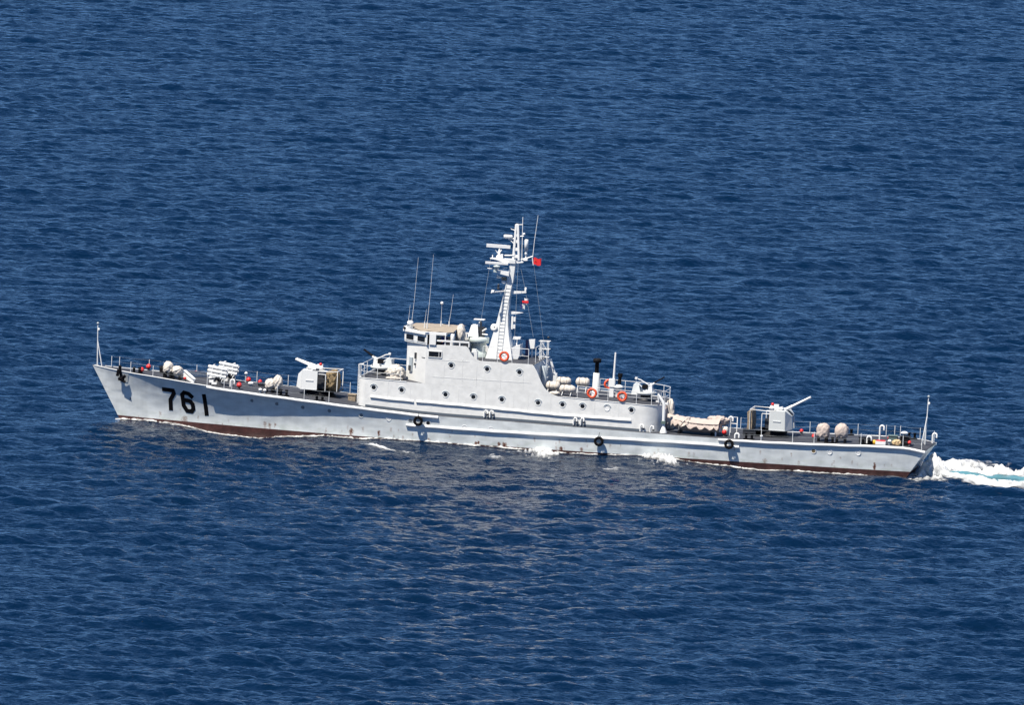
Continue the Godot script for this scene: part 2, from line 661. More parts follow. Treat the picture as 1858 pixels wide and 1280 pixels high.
# ---------------------------------------------------------------- the hull
const SHEER := [[0.0, 3.82], [2.6, 3.6], [5.0, 3.45], [8.0, 3.22], [12.0, 2.97], [16.0, 2.74], [20.0, 2.5], [25.0, 2.25], [30.0, 2.19], [36.0, 2.09], [42.0, 2.0], [46.0, 1.97], [50.0, 2.0], [54.0, 2.1], [57.2, 2.16], [58.3, 2.12], [59.5, 1.95]]
const DK := [[0.0, 0.03], [1.0, 0.5], [2.0, 0.92], [4.0, 1.6], [6.0, 2.1], [8.0, 2.5], [10.0, 2.8], [13.0, 3.12], [16.0, 3.32], [20.0, 3.48], [24.0, 3.57], [30.0, 3.6], [36.0, 3.58], [44.0, 3.48], [50.0, 3.3], [55.0, 3.05], [59.5, 2.75]]
const WL := [[1.95, 0.03], [3.0, 0.33], [4.0, 0.6], [6.0, 1.0], [8.0, 1.4], [10.0, 1.75], [13.0, 2.25], [16.0, 2.65], [20.0, 3.05], [24.0, 3.3], [30.0, 3.42], [36.0, 3.42], [44.0, 3.3], [50.0, 3.1], [55.0, 2.85], [58.45, 2.55]]
const STEM := [[-1.2, 2.8], [-0.25, 2.3], [0.5, 1.9], [3.82, 0.0]]
const STERN := [[-1.2, 57.5], [0.47, 58.5], [1.95, 59.5]]
const BOOT := 0.42

func sheer(x: float) -> float:
	return crv(SHEER, x)

func hull_pt(s: float, y: float) -> Vector3:
	var x0 := lin(STEM, y)
	var x1 := lin(STERN, y)
	var w := crv(WL, 1.95 + s * 56.5)
	var d := crv(DK, s * 59.5)
	var z := w
	if y > BOOT:
		var t := (y - BOOT) / maxf(0.1, sheer(s * 59.5) - BOOT)
		z = w + (d - w) * pow(t, lerpf(1.8, 1.0, smoothstep(15.0, 27.0, s * 59.5)))
	else:
		z = w * (1.0 - 0.16 * (BOOT - y) * (BOOT - y))
	return V(lerpf(x0, x1, s), y, z)

func hull_z(x: float, y: float) -> float:
	var x0 := lin(STEM, y)
	return hull_pt(clampf((x - x0) / (lin(STERN, y) - x0), 0, 1), y).z

func make_hull():
	var hull := part("hull")
	var stations := []
	for i in 141:
		var s := i / 140.0
		stations.append(s * s * 0.35 + s * 0.65)
	# plating above and bottom paint below
	for band in 2:
		var st := SurfaceTool.new()
		st.begin(Mesh.PRIMITIVE_TRIANGLES)
		st.set_smooth_group(1)
		var rows := 15 if band == 0 else 6
		for side in [1, -1]:
			var g := []
			for s in stations:
				var col := []
				for j in rows:
					var t := float(j) / (rows - 1)
					var top := sheer(s * 59.5)
					var y := lerpf(BOOT, top, t) if band == 0 else lerpf(-1.2, BOOT, t)
					var p := hull_pt(s, y)
					p.z *= side
					col.append(p)
				g.append(col)
			for i in stations.size() - 1:
				for j in rows - 1:
					var q := [g[i][j], g[i + 1][j], g[i + 1][j + 1], g[i][j + 1]]
					var order := [0, 2, 1, 0, 3, 2] if side > 0 else [0, 1, 2, 0, 2, 3]
					for k in order:
						st.set_uv(Vector2(q[k].x / 59.5, q[k].y / 4.0))
						st.add_vertex(q[k])
			if side > 0:
				st.set_smooth_group(-1)
				for j in rows - 1:                                       # the transom, then the stem
					for e in [[stations.size() - 1, 1], [0, -1]]:
						var a: Vector3 = g[e[0]][j]
						var b: Vector3 = g[e[0]][j + 1]
						var c := V(b.x, b.y, -b.z)
						var d := V(a.x, a.y, -a.z)
						var q := [a, d, c, b]
						var order := [0, 2, 1, 0, 3, 2] if e[1] > 0 else [0, 1, 2, 0, 2, 3]
						for k in order:
							st.set_uv(Vector2(0.02 + q[k].z * 0.01, 0.6 + q[k].y * 0.05))
							st.add_vertex(q[k])
				st.set_smooth_group(1)
		st.generate_normals()
		st.generate_tangents()
		var o := MeshInstance3D.new()
		o.name = "side_plating" if band == 0 else "bottom_paint"
		o.mesh = st.commit()
		o.material_override = M.hull if band == 0 else M.boot
		hull.add_child(o, true)
	# main deck
	var dk := Geo.new()
	dk.group(1)
	for i in stations.size() - 1:
		var a := hull_pt(stations[i], sheer(stations[i] * 59.5)) + V(0, -0.015, -0.015)
		var b := hull_pt(stations[i + 1], sheer(stations[i + 1] * 59.5)) + V(0, -0.015, -0.015)
		a.z = maxf(a.z, 0.01)
		var am := V(a.x, a.y + 0.07, 0)
		var bm := V(b.x, b.y + 0.07, 0)
		dk.quad(am, a, b, bm)
		dk.quad(V(a.x, a.y, -a.z), am, bm, V(b.x, b.y, -b.z))
	obj("main_deck", dk, M.deck, ship)
	# edge bar along the foredeck
	for side in [1, -1]:
		var e := Geo.new()
		var pts := []
		for i in 40:
			var x := 0.15 + i * 0.23
			pts.append(V(x, sheer(x) + 0.015, (hull_z(x, sheer(x) - 0.01)) * side))
		e.tube(pts, 0.035, 6)
		obj("deck_edge_bar", e, M.light, hull)
	# rub rails: half-round timbers on both sides
	for side in [1, -1]:
		for r in [[8.77, 25.46, 0], [23.2, 46.6, 1], [45.15, 59.45, 2]]:
			var g := Geo.new()
			var pts := []
			var n := int((r[1] - r[0]) / 0.35)
			for i in n + 1:
				var x := lerpf(r[0], r[1], float(i) / n)
				var y := sheer(x) - 0.10
				if r[2] == 1:
					y = lin([[23.2, 1.45], [29.6, 1.41], [42.7, 1.49], [46.6, 1.45]], x)
				pts.append(V(x, y + 0.008 * sin(x * 2.3), (hull_z(x, y) + 0.02) * side))
			g.tube(pts, 0.105, 10)
			obj("rub_rail", g, M.white, hull)
	# side scuttles
	for p in [[12.07, 2.37, 0], [13.88, 2.28, 0], [15.76, 2.17, 0], [17.67, 2.06, 0], [19.97, 1.91, 0], [21.95, 1.82, 2], [23.49, 1.77, 0], [24.76, 1.70, 1], [27.33, 1.56, 2], [29.2, 1.57, 2], [51.78, 1.49, 3], [52.89, 1.48, 2], [54.87, 1.54, 2]]:
		var z := hull_z(p[0], p[1])
		var dz := hull_z(p[0], p[1] + 0.1) - hull_z(p[0], p[1] - 0.1)
		scuttle(hull, V(p[0], p[1], z), V(0, -dz / 0.2, 1), 0.19, p[2])
	# hull number
	var strokes := {
		"digit_seven": [[5.36, 2.62], [6.18, 2.58], [6.24, 2.38], [5.96, 1.89], [5.98, 1.12]],
		"digit_six": [[7.66, 2.18], [7.35, 2.45], [7.02, 2.51], [6.86, 2.34], [6.94, 1.57], [7.2, 1.19], [7.53, 1.18], [7.66, 1.36], [7.62, 1.71], [7.45, 1.91], [6.96, 1.98]],
		"digit_one": [[8.49, 2.53], [8.66, 0.96]]}
	for k in strokes:
		digit(hull, k, strokes[k])
	# draught mark and freshly painted square behind the number
	var sq := Geo.new()
	sheet_on_hull(sq, [V(8.72, 1.78), V(8.99, 1.76), V(9.2, 1.02), V(8.86, 1.02)], 0.006)
	obj("paint_patch", sq, mat(0.62, 0.66, 0.68, 0.5), hull)
	# bow anchor in its hawse
	var an := Geo.new()
	an.bar(V(2.18, 3.92, 1.06), V(2.3, 3.02, 0.86), 0.14, 0.16, Vector3.RIGHT)
	an.bar(V(2.02, 3.28, 1.02), V(2.12, 3.75, 1.12), 0.10, 0.20, Vector3.RIGHT)
	an.bar(V(2.26, 3.02, 0.98), V(2.62, 3.34, 1.22), 0.14, 0.18, Vector3.RIGHT)
	an.bar(V(2.26, 3.02, 0.98), V(2.62, 2.90, 1.12), 0.12, 0.14, Vector3.RIGHT)
	an.bar(V(2.12, 3.1, 0.95), V(2.5, 3.05, 1.1), 0.2, 0.2, Vector3.RIGHT)
	an.ball(V(2.2, 3.95, 1.05), Vector3.ONE * 0.12)
	obj("anchor", an, M.black, ship)
	var ap := Geo.new()
	sheet_on_hull(ap, [V(2.0, 3.55), V(2.85, 3.5), V(2.75, 2.85), V(2.15, 2.85)], 0.02)
	obj("anchor_plate", ap, M.hull, hull)

func sheet_on_hull(g: Geo, c: Array, off: float):        # four corners (x, y) laid on the port side
	var at := func(u: float, v: float) -> Vector3:
		var p: Vector3 = c[0].lerp(c[1], u).lerp(c[3].lerp(c[2], u), v)
		return V(p.x, p.y, hull_z(p.x, p.y) + off)
	g.group(1)
	for i in 4:
		for j in 6:
			g.quad(at.call(i / 4.0, (j + 1) / 6.0), at.call((i + 1) / 4.0, (j + 1) / 6.0), at.call((i + 1) / 4.0, j / 6.0), at.call(i / 4.0, j / 6.0))

func digit(parent: Node, called: String, path: Array):
	var g := Geo.new()
	var w := 0.15
	var pts := []
	for p in path:
		pts.append(Vector2(p[0], p[1]))
	var left := []
	var right := []
	for i in pts.size():
		var d0: Vector2 = (pts[i] - pts[maxi(i - 1, 0)]).normalized()
		var d1: Vector2 = (pts[mini(i + 1, pts.size() - 1)] - pts[i]).normalized()
		if i == 0:
			d0 = d1
		if i == pts.size() - 1:
			d1 = d0
		var t := (d0 + d1).normalized()
		var n := Vector2(-t.y, t.x) * w / maxf(0.5, t.dot(d1))
		left.append(pts[i] + n)
		right.append(pts[i] - n)
	for i in pts.size() - 1:
		var c := [V(left[i].x, left[i].y), V(left[i + 1].x, left[i + 1].y), V(right[i + 1].x, right[i + 1].y), V(right[i].x, right[i].y)]
		sheet_on_hull(g, c, 0.014 + i * 0.0012)
	obj(called, g, M.digit, parent)

# a round window: kind 0 dark glass with grey rim, 1 dark with no rim, 2 shut with a white deadlight, 3 rusty and dark
func scuttle(parent: Node, at: Vector3, out: Vector3, r: float, kind: int, hood := false):
	var f := out.normalized()
	var root := MeshInstance3D.new()
	var g := Geo.new()
	g.lathe(at, f, [Vector2(r, -0.03), Vector2(r, 0.012), Vector2(r * 0.95, 0.02), Vector2(r * 0.72, 0.02), Vector2(r * 0.72, -0.02)], 20)
	root = obj("porthole", g, M.hull_rim if kind == 0 and not hood else M.light, parent)
	var p := Geo.new()
	var n := 18
	var s := f.cross(Vector3.UP).normalized()
	var u := s.cross(f)
	for k in n:
		var a := TAU * k / n
		var b := TAU * (k + 1) / n
		var o := at + f * 0.010
		p.tri(o, o + (s * cos(a) + u * sin(a)) * r * 0.74, o + (s * cos(b) + u * sin(b)) * r * 0.74)
	obj("porthole_glass" if kind != 2 else "deadlight", p, (M.dull_glass if kind == 0 else M.glass) if kind < 2 else (M.white if kind == 2 else M.brown), root)
	if hood:                                                             # eyebrow over the window
		var h := Geo.new()
		h.torus(at + f * 0.02, f, r * 1.22, 0.028, 12, 6, PI * 0.12, PI * 0.88)
		obj("eyebrow", h, M.grey, root)

# ---------------------------------------------------------------- deckhouse and bridge
func house_top(x: float) -> float:
	return lin([[19.5, 4.50], [22.6, 4.44], [33.65, 4.09], [38.74, 3.92], [41.0, 3.84]], x)

func make_house():
	var house := part("deckhouse")
	# walls of the lower house: a loop with rounded corners
	var loop := []
	var add := func(x: float, z: float): loop.append(Vector2(x, z))
	for i in 7:
		var a := PI / 2 * i / 6.0
		add.call(20.1 - 0.6 * cos(PI / 2 - a), 2.35 + 0.6 * sin(PI / 2 - a))
	loop.reverse()
	var half := []
	for i in 7:
		var a := PI / 2 * i / 6.0
		half.append(Vector2(20.15 - 0.6 * cos(a), 2.35 + 0.6 * sin(a)))
	for x in range(21, 40, 1):
		half.append(Vector2(x, 2.95))
	for i in 9:
		var a := PI / 2 * i / 8.0
		half.append(Vector2(39.55 + 1.4 * sin(a), 1.55 + 1.4 * cos(a)))
	var full := half.duplicate()
	for i in range(half.size() - 1, -1, -1):
		full.append(Vector2(half[i].x, -half[i].y))
	var wall := Geo.new()
	wall.group(1)
	var skirts := [Geo.new(), Geo.new()]
	var n := full.size()
	for i in n:
		var a: Vector2 = full[i]
		var b: Vector2 = full[(i + 1) % n]
		wall.quad(V(a.x, sheer(a.x) - 0.05, a.y), V(b.x, sheer(b.x) - 0.05, b.y), V(b.x, house_top(b.x), b.y), V(a.x, house_top(a.x), a.y))
		var oa := V(0, 0, 0.02 * signf(a.y))
		var ob := V(0, 0, 0.02 * signf(b.y))
		if absf(a.x - b.x) > 0.3:
			skirts[0 if a.y > 0 else 1].quad(V(a.x, sheer(a.x) - 0.02, a.y) + oa, V(b.x, sheer(b.x) - 0.02, b.y) + ob, V(b.x, sheer(b.x) + 0.17, b.y) + ob, V(a.x, sheer(a.x) + 0.17, a.y) + oa)
	obj("house_wall", wall, M.house, house)
	for k in skirts:
		obj("dark_skirting", k, M.skirt, house)
	var poly := PackedVector2Array()
	for p in full:
		poly.append(Vector2(p.x, -p.y))
	var top := Geo.new()
	for i in n / 2 - 1:                                                  # top of the house, laid in strips
		var a: Vector2 = half[i]
		var b: Vector2 = half[i + 1]
		top.quad(V(a.x, house_top(a.x) - 0.02, -a.y), V(a.x, house_top(a.x) - 0.02, a.y), V(b.x, house_top(b.x) - 0.02, b.y), V(b.x, house_top(b.x) - 0.02, -b.y))
	obj("house_deck", top, M.deck, house)
	for e in 2:                                                          # a bead round the open ends of the house top
		var rim := Geo.new()
		var pts := []
		for i in range(n):
			var p: Vector2 = full[(i + n / 2) % n]
			if (e == 0 and p.x < 23.2) or (e == 1 and full[i].x > 33.8):
				pts.append(V(p.x, house_top(p.x), p.y) if e == 0 else V(full[i].x, house_top(full[i].x), full[i].y))
		rim.tube(pts, 0.03, 6)
		obj("deck_rim", rim, M.light, house)
	for e in [[20.5, 23.55], [23.75, 38.9]]:
		var g := Geo.new()
		var q := []
		for i in 30:
			var x := lerpf(e[0], e[1], i / 29.0)
			q.append(V(x, lin([[20.5, 3.20], [22.9, 3.10], [27.8, 2.99], [33.3, 2.80], [38.9, 2.75]], x) + 0.012 * sin(x * 3.1), 2.97))
		g.tube(q, 0.085, 8)
		obj("half_round", g, M.white, house)
	# faint seams between the plates, each a shallow bead
	for s in [[21.7, 0, 4.4], [23.3, 0, 4.3], [24.8, 0, 4.25], [26.7, 0, 4.2], [28.6, 0, 4.2], [30.6, 0, 4.1], [31.6, 0, 4.1], [33.2, 0, 4.0], [36.3, 0, 3.95], [38.0, 0, 3.9]]:
		var g := Geo.new()
		g.box(V(s[0], (sheer(s[0]) + s[2]) * 0.5 + 0.2, 2.952), V(0.05, s[2] - sheer(s[0]) - 0.5, 0.012))
		obj("plate_seam", g, M.seam, house)
	for x in [[20.7, 3.87], [22.68, 3.81], [25.79, 3.70], [27.76, 3.66], [29.77, 3.61], [32.33, 3.55], [34.05, 3.53], [35.46, 3.51], [38.9, 3.46]]:
		scuttle(house, V(x[0], x[1], 2.955), Vector3.BACK, 0.21, 1, true)
	scuttle(house, V(37.19, 3.50, 2.955), Vector3.BACK, 0.21, 2, true)
	# ladder up the front
	var lad := Geo.new()
	for z in [1.75, 2.15]:
		lad.tube([V(19.42, 2.6, z), V(19.42, 4.55, z), V(19.42, 5.35, z), V(19.7, 5.35, z)], 0.03, 6)
	for i in 9:
		lad.tube([V(19.42, 2.75 + i * 0.22, 1.75), V(19.42, 2.75 + i * 0.22, 2.15)], 0.02, 5)
	obj("front_ladder", lad, M.white, house)
	# small fittings on the walls
	for f in [[28.6, 2.62], [29.0, 2.62], [34.9, 2.5], [35.4, 2.52], [39.6, 2.35], [40.3, 2.3]]:
		var g := Geo.new()
		g.tube([V(f[0], f[1] - 0.3, 3.05), V(f[0], f[1] + 0.05, 3.05), V(f[0] + 0.08, f[1] + 0.18, 3.06), V(f[0] + 0.2, f[1] + 0.16, 3.07), V(f[0] + 0.22, f[1] - 0.05, 3.07)], 0.055, 7)
		obj("vent_pipe", g, M.white, house)
		var d := Geo.new()
		d.lathe(V(f[0] + 0.22, f[1] - 0.06, 3.07), Vector3.DOWN, [Vector2(0.07, 0), Vector2(0.08, 0.1), Vector2(0.0, 0.1)], 8)
		obj("vent_mouth", d, M.dark, house)
	make_bridge()

func make_bridge():
	var br := part("bridge")
	# one side plate carries the wall from the wheelhouse to the after screen
	var prof := PackedVector2Array()
	for p in [[24.29, 7.13], [27.08, 7.16], [27.25, 7.03], [27.4, 6.75], [27.6, 6.48], [27.85, 6.29], [28.15, 6.20], [31.81, 6.19], [31.98, 5.98], [32.16, 5.69], [32.34, 5.3], [32.52, 4.93], [32.72, 4.62], [32.94, 4.40], [33.25, 4.22], [33.65, 4.10]]:
		prof.append(Vector2(p[0], p[1]))
	for i in 10:
		var x := lerpf(33.6, 24.29, i / 9.0)
		prof.append(Vector2(x, house_top(x) + 0.002))
	for s in [1, -1]:
		var g := Geo.new()
		g.prism(prof, 2.88 * s if s > 0 else -2.945, 2.945 if s > 0 else -2.88)
		obj("side_wall", g, M.house, br)
	for e in [[26.9, 5.4, 0.05, 1.7], [27.9, 5.1, 0.05, 1.5], [29.6, 5.15, 0.05, 1.6], [31.2, 5.1, 0.05, 1.5], [25.6, 5.2, 0.05, 1.2], [28.3, 4.9, 7.0, 0.05], [25.9, 6.1, 3.0, 0.05]]:
		var seam := Geo.new()
		seam.box(V(e[0], e[1], 2.947), V(e[2], e[3], 0.012))
		obj("plate_seam", seam, M.seam, br)
	# front and chamfered corners
	var front := Geo.new()
	var c := [Vector2(24.29, 2.945), Vector2(22.62, 1.3), Vector2(22.62, -1.3), Vector2(24.29, -2.945)]
	for i in 3:
		var a: Vector2 = c[i + 1]
		var b: Vector2 = c[i]
		front.quad(V(a.x, house_top(a.x) - 0.01, a.y), V(b.x, house_top(b.x) - 0.01, b.y), V(b.x, 7.13, b.y), V(a.x, 7.13, a.y))
	obj("front_wall", front, M.house, br)
	var rear := Geo.new()
	rear.box(V(31.86, 5.15, 0), V(0.08, 2.06, 5.74))
	obj("rear_wall", rear, M.house, br)
	var d2 := Geo.new()
	d2.prism(PackedVector2Array([Vector2(24.2, -2.87), Vector2(22.66, -1.28), Vector2(22.66, 1.28), Vector2(24.2, 2.87), Vector2(31.9, 2.87), Vector2(31.9, -2.87)]), 6.12, 6.18, Transform3D(Basis(Vector3.RIGHT, Vector3.FORWARD, Vector3.UP), Vector3.ZERO))
	obj("upper_deck", d2, M.deck, br)
	# wheelhouse: a band of windows that leans out over the front
	var wh := Geo.new()
	var o := [Vector2(24.36, 3.10), Vector2(22.42, 1.36), Vector2(22.42, -1.36), Vector2(24.36, -3.10)]
	var q := func(i: int, y: float, out: float) -> Vector3: return V(lerpf(c[i].x, o[i].x, out), y, lerpf(c[i].y, o[i].y, out))
	for i in 3:
		wh.quad(q.call(i + 1, 7.0, 0.0), q.call(i, 7.0, 0.0), q.call(i, 7.10, 1.0), q.call(i + 1, 7.10, 1.0))
		wh.quad(q.call(i + 1, 7.10, 1.0), q.call(i, 7.10, 1.0), q.call(i, 7.22, 1.0), q.call(i + 1, 7.22, 1.0))
		wh.quad(q.call(i + 1, 7.66, 1.0), q.call(i, 7.66, 1.0), q.call(i, 7.80, 1.0), q.call(i + 1, 7.80, 1.0))
	obj("window_band", wh, M.light, br)
	# windows with posts between: two on each corner, three in front
	var faces := [[0, 2], [1, 3], [2, 2]]
	for f in faces:
		var cnt: int = f[1]
		var a: Vector2 = o[f[0] + 1]
		var b: Vector2 = o[f[0]]
		for k in cnt:
			var u0 := (k + 0.10) / cnt
			var u1 := (k + 0.86) / cnt
			var p0 := a.lerp(b, u0)
			var p1 := a.lerp(b, u1)
			var fr := Geo.new()
			var nrm := Vector2(-(b - a).y, (b - a).x).normalized()
			if nrm.x > 0:
				nrm = -nrm
			var off := V(nrm.x, 0, nrm.y) * 0.02
			for e in [[p0, p0.lerp(p1, 0.07), 7.22, 7.66], [p0.lerp(p1, 0.93), p1, 7.22, 7.66]]:
				fr.quad(V(e[0].x, e[2], e[0].y) + off, V(e[1].x, e[2], e[1].y) + off, V(e[1].x, e[3], e[1].y) + off, V(e[0].x, e[3], e[0].y) + off)
			fr.bar(V(p0.x, 7.65, p0.y) + off, V(p1.x, 7.65, p1.y) + off, 0.03, 0.04)
			fr.bar(V(p0.x, 7.23, p0.y) + off, V(p1.x, 7.23, p1.y) + off, 0.03, 0.04)
			var w := obj("bridge_window", fr, M.light, br)
			var gl := Geo.new()
			gl.quad(V(p0.x, 7.23, p0.y), V(p1.x, 7.23, p1.y), V(p1.x, 7.65, p1.y), V(p0.x, 7.65, p0.y))
			obj("pane", gl, M.glass, w)
		for k in cnt + 1:
			var ps := Geo.new()
			var e0 := a.lerp(b, clampf((k - 0.14) / cnt, 0, 1))
			var e1 := a.lerp(b, clampf((k + 0.10) / cnt, 0, 1))
			ps.bar(V(e0.x, 7.44, e0.y), V(e1.x, 7.44, e1.y), 0.03, 0.46)
			obj("window_post", ps, M.light, br)
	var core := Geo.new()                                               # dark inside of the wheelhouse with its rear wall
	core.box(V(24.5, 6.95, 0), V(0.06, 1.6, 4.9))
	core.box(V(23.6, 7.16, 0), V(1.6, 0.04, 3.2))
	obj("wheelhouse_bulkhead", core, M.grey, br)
	var roof := Geo.new()
	var rp := PackedVector2Array([Vector2(24.2, -3.14), Vector2(22.3, -1.42), Vector2(22.3, 1.42), Vector2(24.2, 3.14), Vector2(24.42, 2.8), Vector2(25.62, 2.8), Vector2(25.62, -2.8), Vector2(24.42, -2.8)])
	roof.prism(rp, 7.80, 7.97, Transform3D(Basis(Vector3.RIGHT, Vector3.FORWARD, Vector3.UP), Vector3.ZERO))
	obj("roof", roof, M.white, br)
	var can := Geo.new()
	can.group(1)
	for i in 12:
		for j in 10:
			var at := func(u: int, v: int) -> Vector3:
				var z := lerpf(2.55, -2.4, v / 10.0)
				var x := lerpf(22.75 + maxf(0.0, absf(z) - 1.2) * 0.75, 26.05, u / 12.0)
				return V(x, 8.02 + 0.16 * cos(z / 2.6 * PI * 0.5) - 0.05 * sin(x * 4.0) * sin(x * 4.0), z)
			can.quad(at.call(i, j), at.call(i + 1, j), at.call(i + 1, j + 1), at.call(i, j + 1))
	obj("canopy", can, M.tan_light, br)
	# the open bridge behind: screen door, guard bar, posts
	var dr := Geo.new()
	dr.box(V(24.72, 7.50, 3.0), V(0.46, 0.74, 0.06))
	obj("screen_door", dr, M.white, br)
	for z in [2.90, -2.90]:
		var gb := Geo.new()
		gb.bar(V(24.95, 7.43, z), V(27.3, 7.44, z), 0.06, 0.12)
		for x in [25.98, 26.62, 27.27]:
			gb.bar(V(x, 7.1, z), V(x, 7.40, z), 0.05, 0.08, Vector3.RIGHT)
		obj("guard_bar", gb, M.white, br)
	for z in [2.85, -2.85]:
		var po := Geo.new()
		po.bar(V(25.58, 7.1, z), V(25.58, 7.80, z), 0.06, 0.06, Vector3.RIGHT)
		obj("roof_post", po, M.light, br)
	var pelorus := Geo.new()
	pelorus.lathe(V(26.0, 6.18, 2.4), Vector3.UP, [Vector2(0.14, 0), Vector2(0.11, 1.2), Vector2(0.14, 1.3), Vector2(0.14, 1.72), Vector2(0, 1.8)], 12)
	obj("bearing_stand", pelorus, M.white, br)
	var box := Geo.new()
	box.box(V(25.0, 6.75, 0.6), V(0.6, 1.15, 2.6))
	box.box(V(26.9, 6.75, 2.0), V(0.35, 1.1, 0.5))
	obj("bridge_console", box, M.dark, br)
	# rectangular side window
	var fr := Geo.new()
	for e in [[24.93, 6.68, 0.98, 0.05], [24.93, 6.26, 0.98, 0.05], [24.46, 6.47, 0.05, 0.40], [25.40, 6.47, 0.05, 0.40]]:
		fr.box(V(e[0], e[1], 2.965), V(e[2], e[3], 0.05))
	fr.box(V(25.2, 6.47, 2.96), V(0.03, 0.38, 0.03))
	var w := obj("side_window", fr, M.light, br)
	var gl := Geo.new()
	gl.box(V(24.93, 6.47, 2.949), V(0.90, 0.38, 0.012))
	obj("pane", gl, M.glass, w)
	for p in [[26.1, 5.75], [28.64, 5.66], [30.92, 5.59]]:
		scuttle(br, V(p[0], p[1], 2.95), Vector3.BACK, 0.21, 1, true)
	# fittings on the corner plate: a door and boxes
	var fn := V(-1.645, 0, 1.67).normalized()
	var along := V(1.67, 0, 1.645).normalized()
	var at2 := func(u: float, y: float) -> Vector3: return V(22.62, y, 1.3) + along * u
	for e in [[0.62, 5.55, 0.34, 0.95, "grey", "locker"], [0.55, 5.27, 0.30, 0.36, "dark", "locker_front"], [1.15, 6.2, 0.12, 0.42, "dark", "lamp_bracket"], [1.12, 5.6, 0.10, 0.14, "dark", "switch_box"]]:
		var g := Geo.new()
		g.box(at2.call(e[0], e[1]) + fn * 0.05, V(e[2], e[3], 0.10 if e[4] == "grey" else 0.14), Basis(along, Vector3.UP, fn))
		obj(e[5], g, M[e[4]], br)
	# roof fittings
	var lamp := Geo.new()
	lamp.lathe(V(22.8, 7.97, 1.5), Vector3.UP, [Vector2(0.08, 0), Vector2(0.06, 0.2), Vector2(0.2, 0.22), Vector2(0.22, 0.5), Vector2(0.1, 0.58), Vector2(0, 0.58)], 12)
	lamp.box(V(22.5, 8.12, 1.5), V(0.24, 0.14, 0.18), Basis(Vector3.BACK, 0.4))
	obj("searchlight", lamp, M.white, br)
	var lens := Geo.new()
	lens.box(V(22.42, 8.02, 1.52), V(0.14, 0.16, 0.2), Basis(Vector3.BACK, 0.4))
	obj("searchlight_lens", lens, M.black, br)
	for a in [[22.9, 1.5, 13.0, 0.35], [22.66, 1.5, 9.65, 0.1], [23.82, 1.5, 9.4, 0.1], [24.0, 1.5, 13.25, 0.3], [24.69, 0.0, 9.7, 0.0], [25.26, 0.0, 10.4, 0.28]]:
		var wp := Geo.new()
		wp.tube([V(a[0], 7.95, a[1]), V(a[0], 8.5, a[1])], 0.04, 7)
		wp.tube([V(a[0], 8.5, a[1]), V(lerpf(a[0], a[0] + a[3], 0.3), lerpf(8.5, a[2], 0.3), a[1]), V(a[0] + a[3] * 0.75, a[2], a[1])], [0.018, 0.013, 0.008], 6)
		var o2 := obj("whip_antenna", wp, M.light, br)
		if a[2] == 9.7:
			var bl := Geo.new()
			bl.ball(V(a[0], 9.75, a[1]), Vector3.ONE * 0.11)
			obj("antenna_ball", bl, M.white, o2)
	# covered instrument, an upright oval under canvas
	var cv := Geo.new()
	cover(cv, V(26.3, 7.15, 1.0), V(0.66, 1.36, 0.75), 3, 2.1)
	obj("canvas_hood", cv, M.canvas, br)

# a lumpy cloth cover: base centre, size, folds
func cover(g: Geo, base: Vector3, s: Vector3, seed_: int, pw := 2.6, folds := 0.10):
	var n := 40
	var m := 24
	g.group(1)
	var p := []
	for j in m + 1:
		var row := []
		var b := PI * (j / float(m)) - PI / 2
		for i in n:
			var a := TAU * i / n
			var d := V(cos(a) * cos(b), sin(b), -sin(a) * cos(b))
			var k := pow(pow(absf(d.x), pw) + pow(absf(d.y), pw) + pow(absf(d.z), pw), -1.0 / pw)
			var f := 1.0 + folds * (1.3 * noise.get_noise_3d(d.x * 17 + seed_ * 31, d.y * 11, d.z * 17) - 1.1 * (1.0 - minf(1.0, 5.0 * absf(noise.get_noise_3d(d.x * 26, d.y * 18 + seed_ * 13, d.z * 26)))) + 0.6 * sin(a * 7.0 + noise.get_noise_2d(d.y * 30, seed_ * 9.0) * 6.0) * (0.6 - 0.4 * d.y))
			var q := d * k * f
			if q.y < -0.85:
				q.y = -0.85
			row.append(base + V(q.x * s.x * 0.5, (q.y + 0.85) / 1.85 * s.y, q.z * s.z * 0.5))
		p.append(row)
	for j in m:
		for i in n:
			var i2 := (i + 1) % n
			if j < m - 1:
				g.tri(p[j][i], p[j + 1][i2], p[j + 1][i])
			if j > 0:
				g.tri(p[j][i], p[j][i2], p[j + 1][i2])

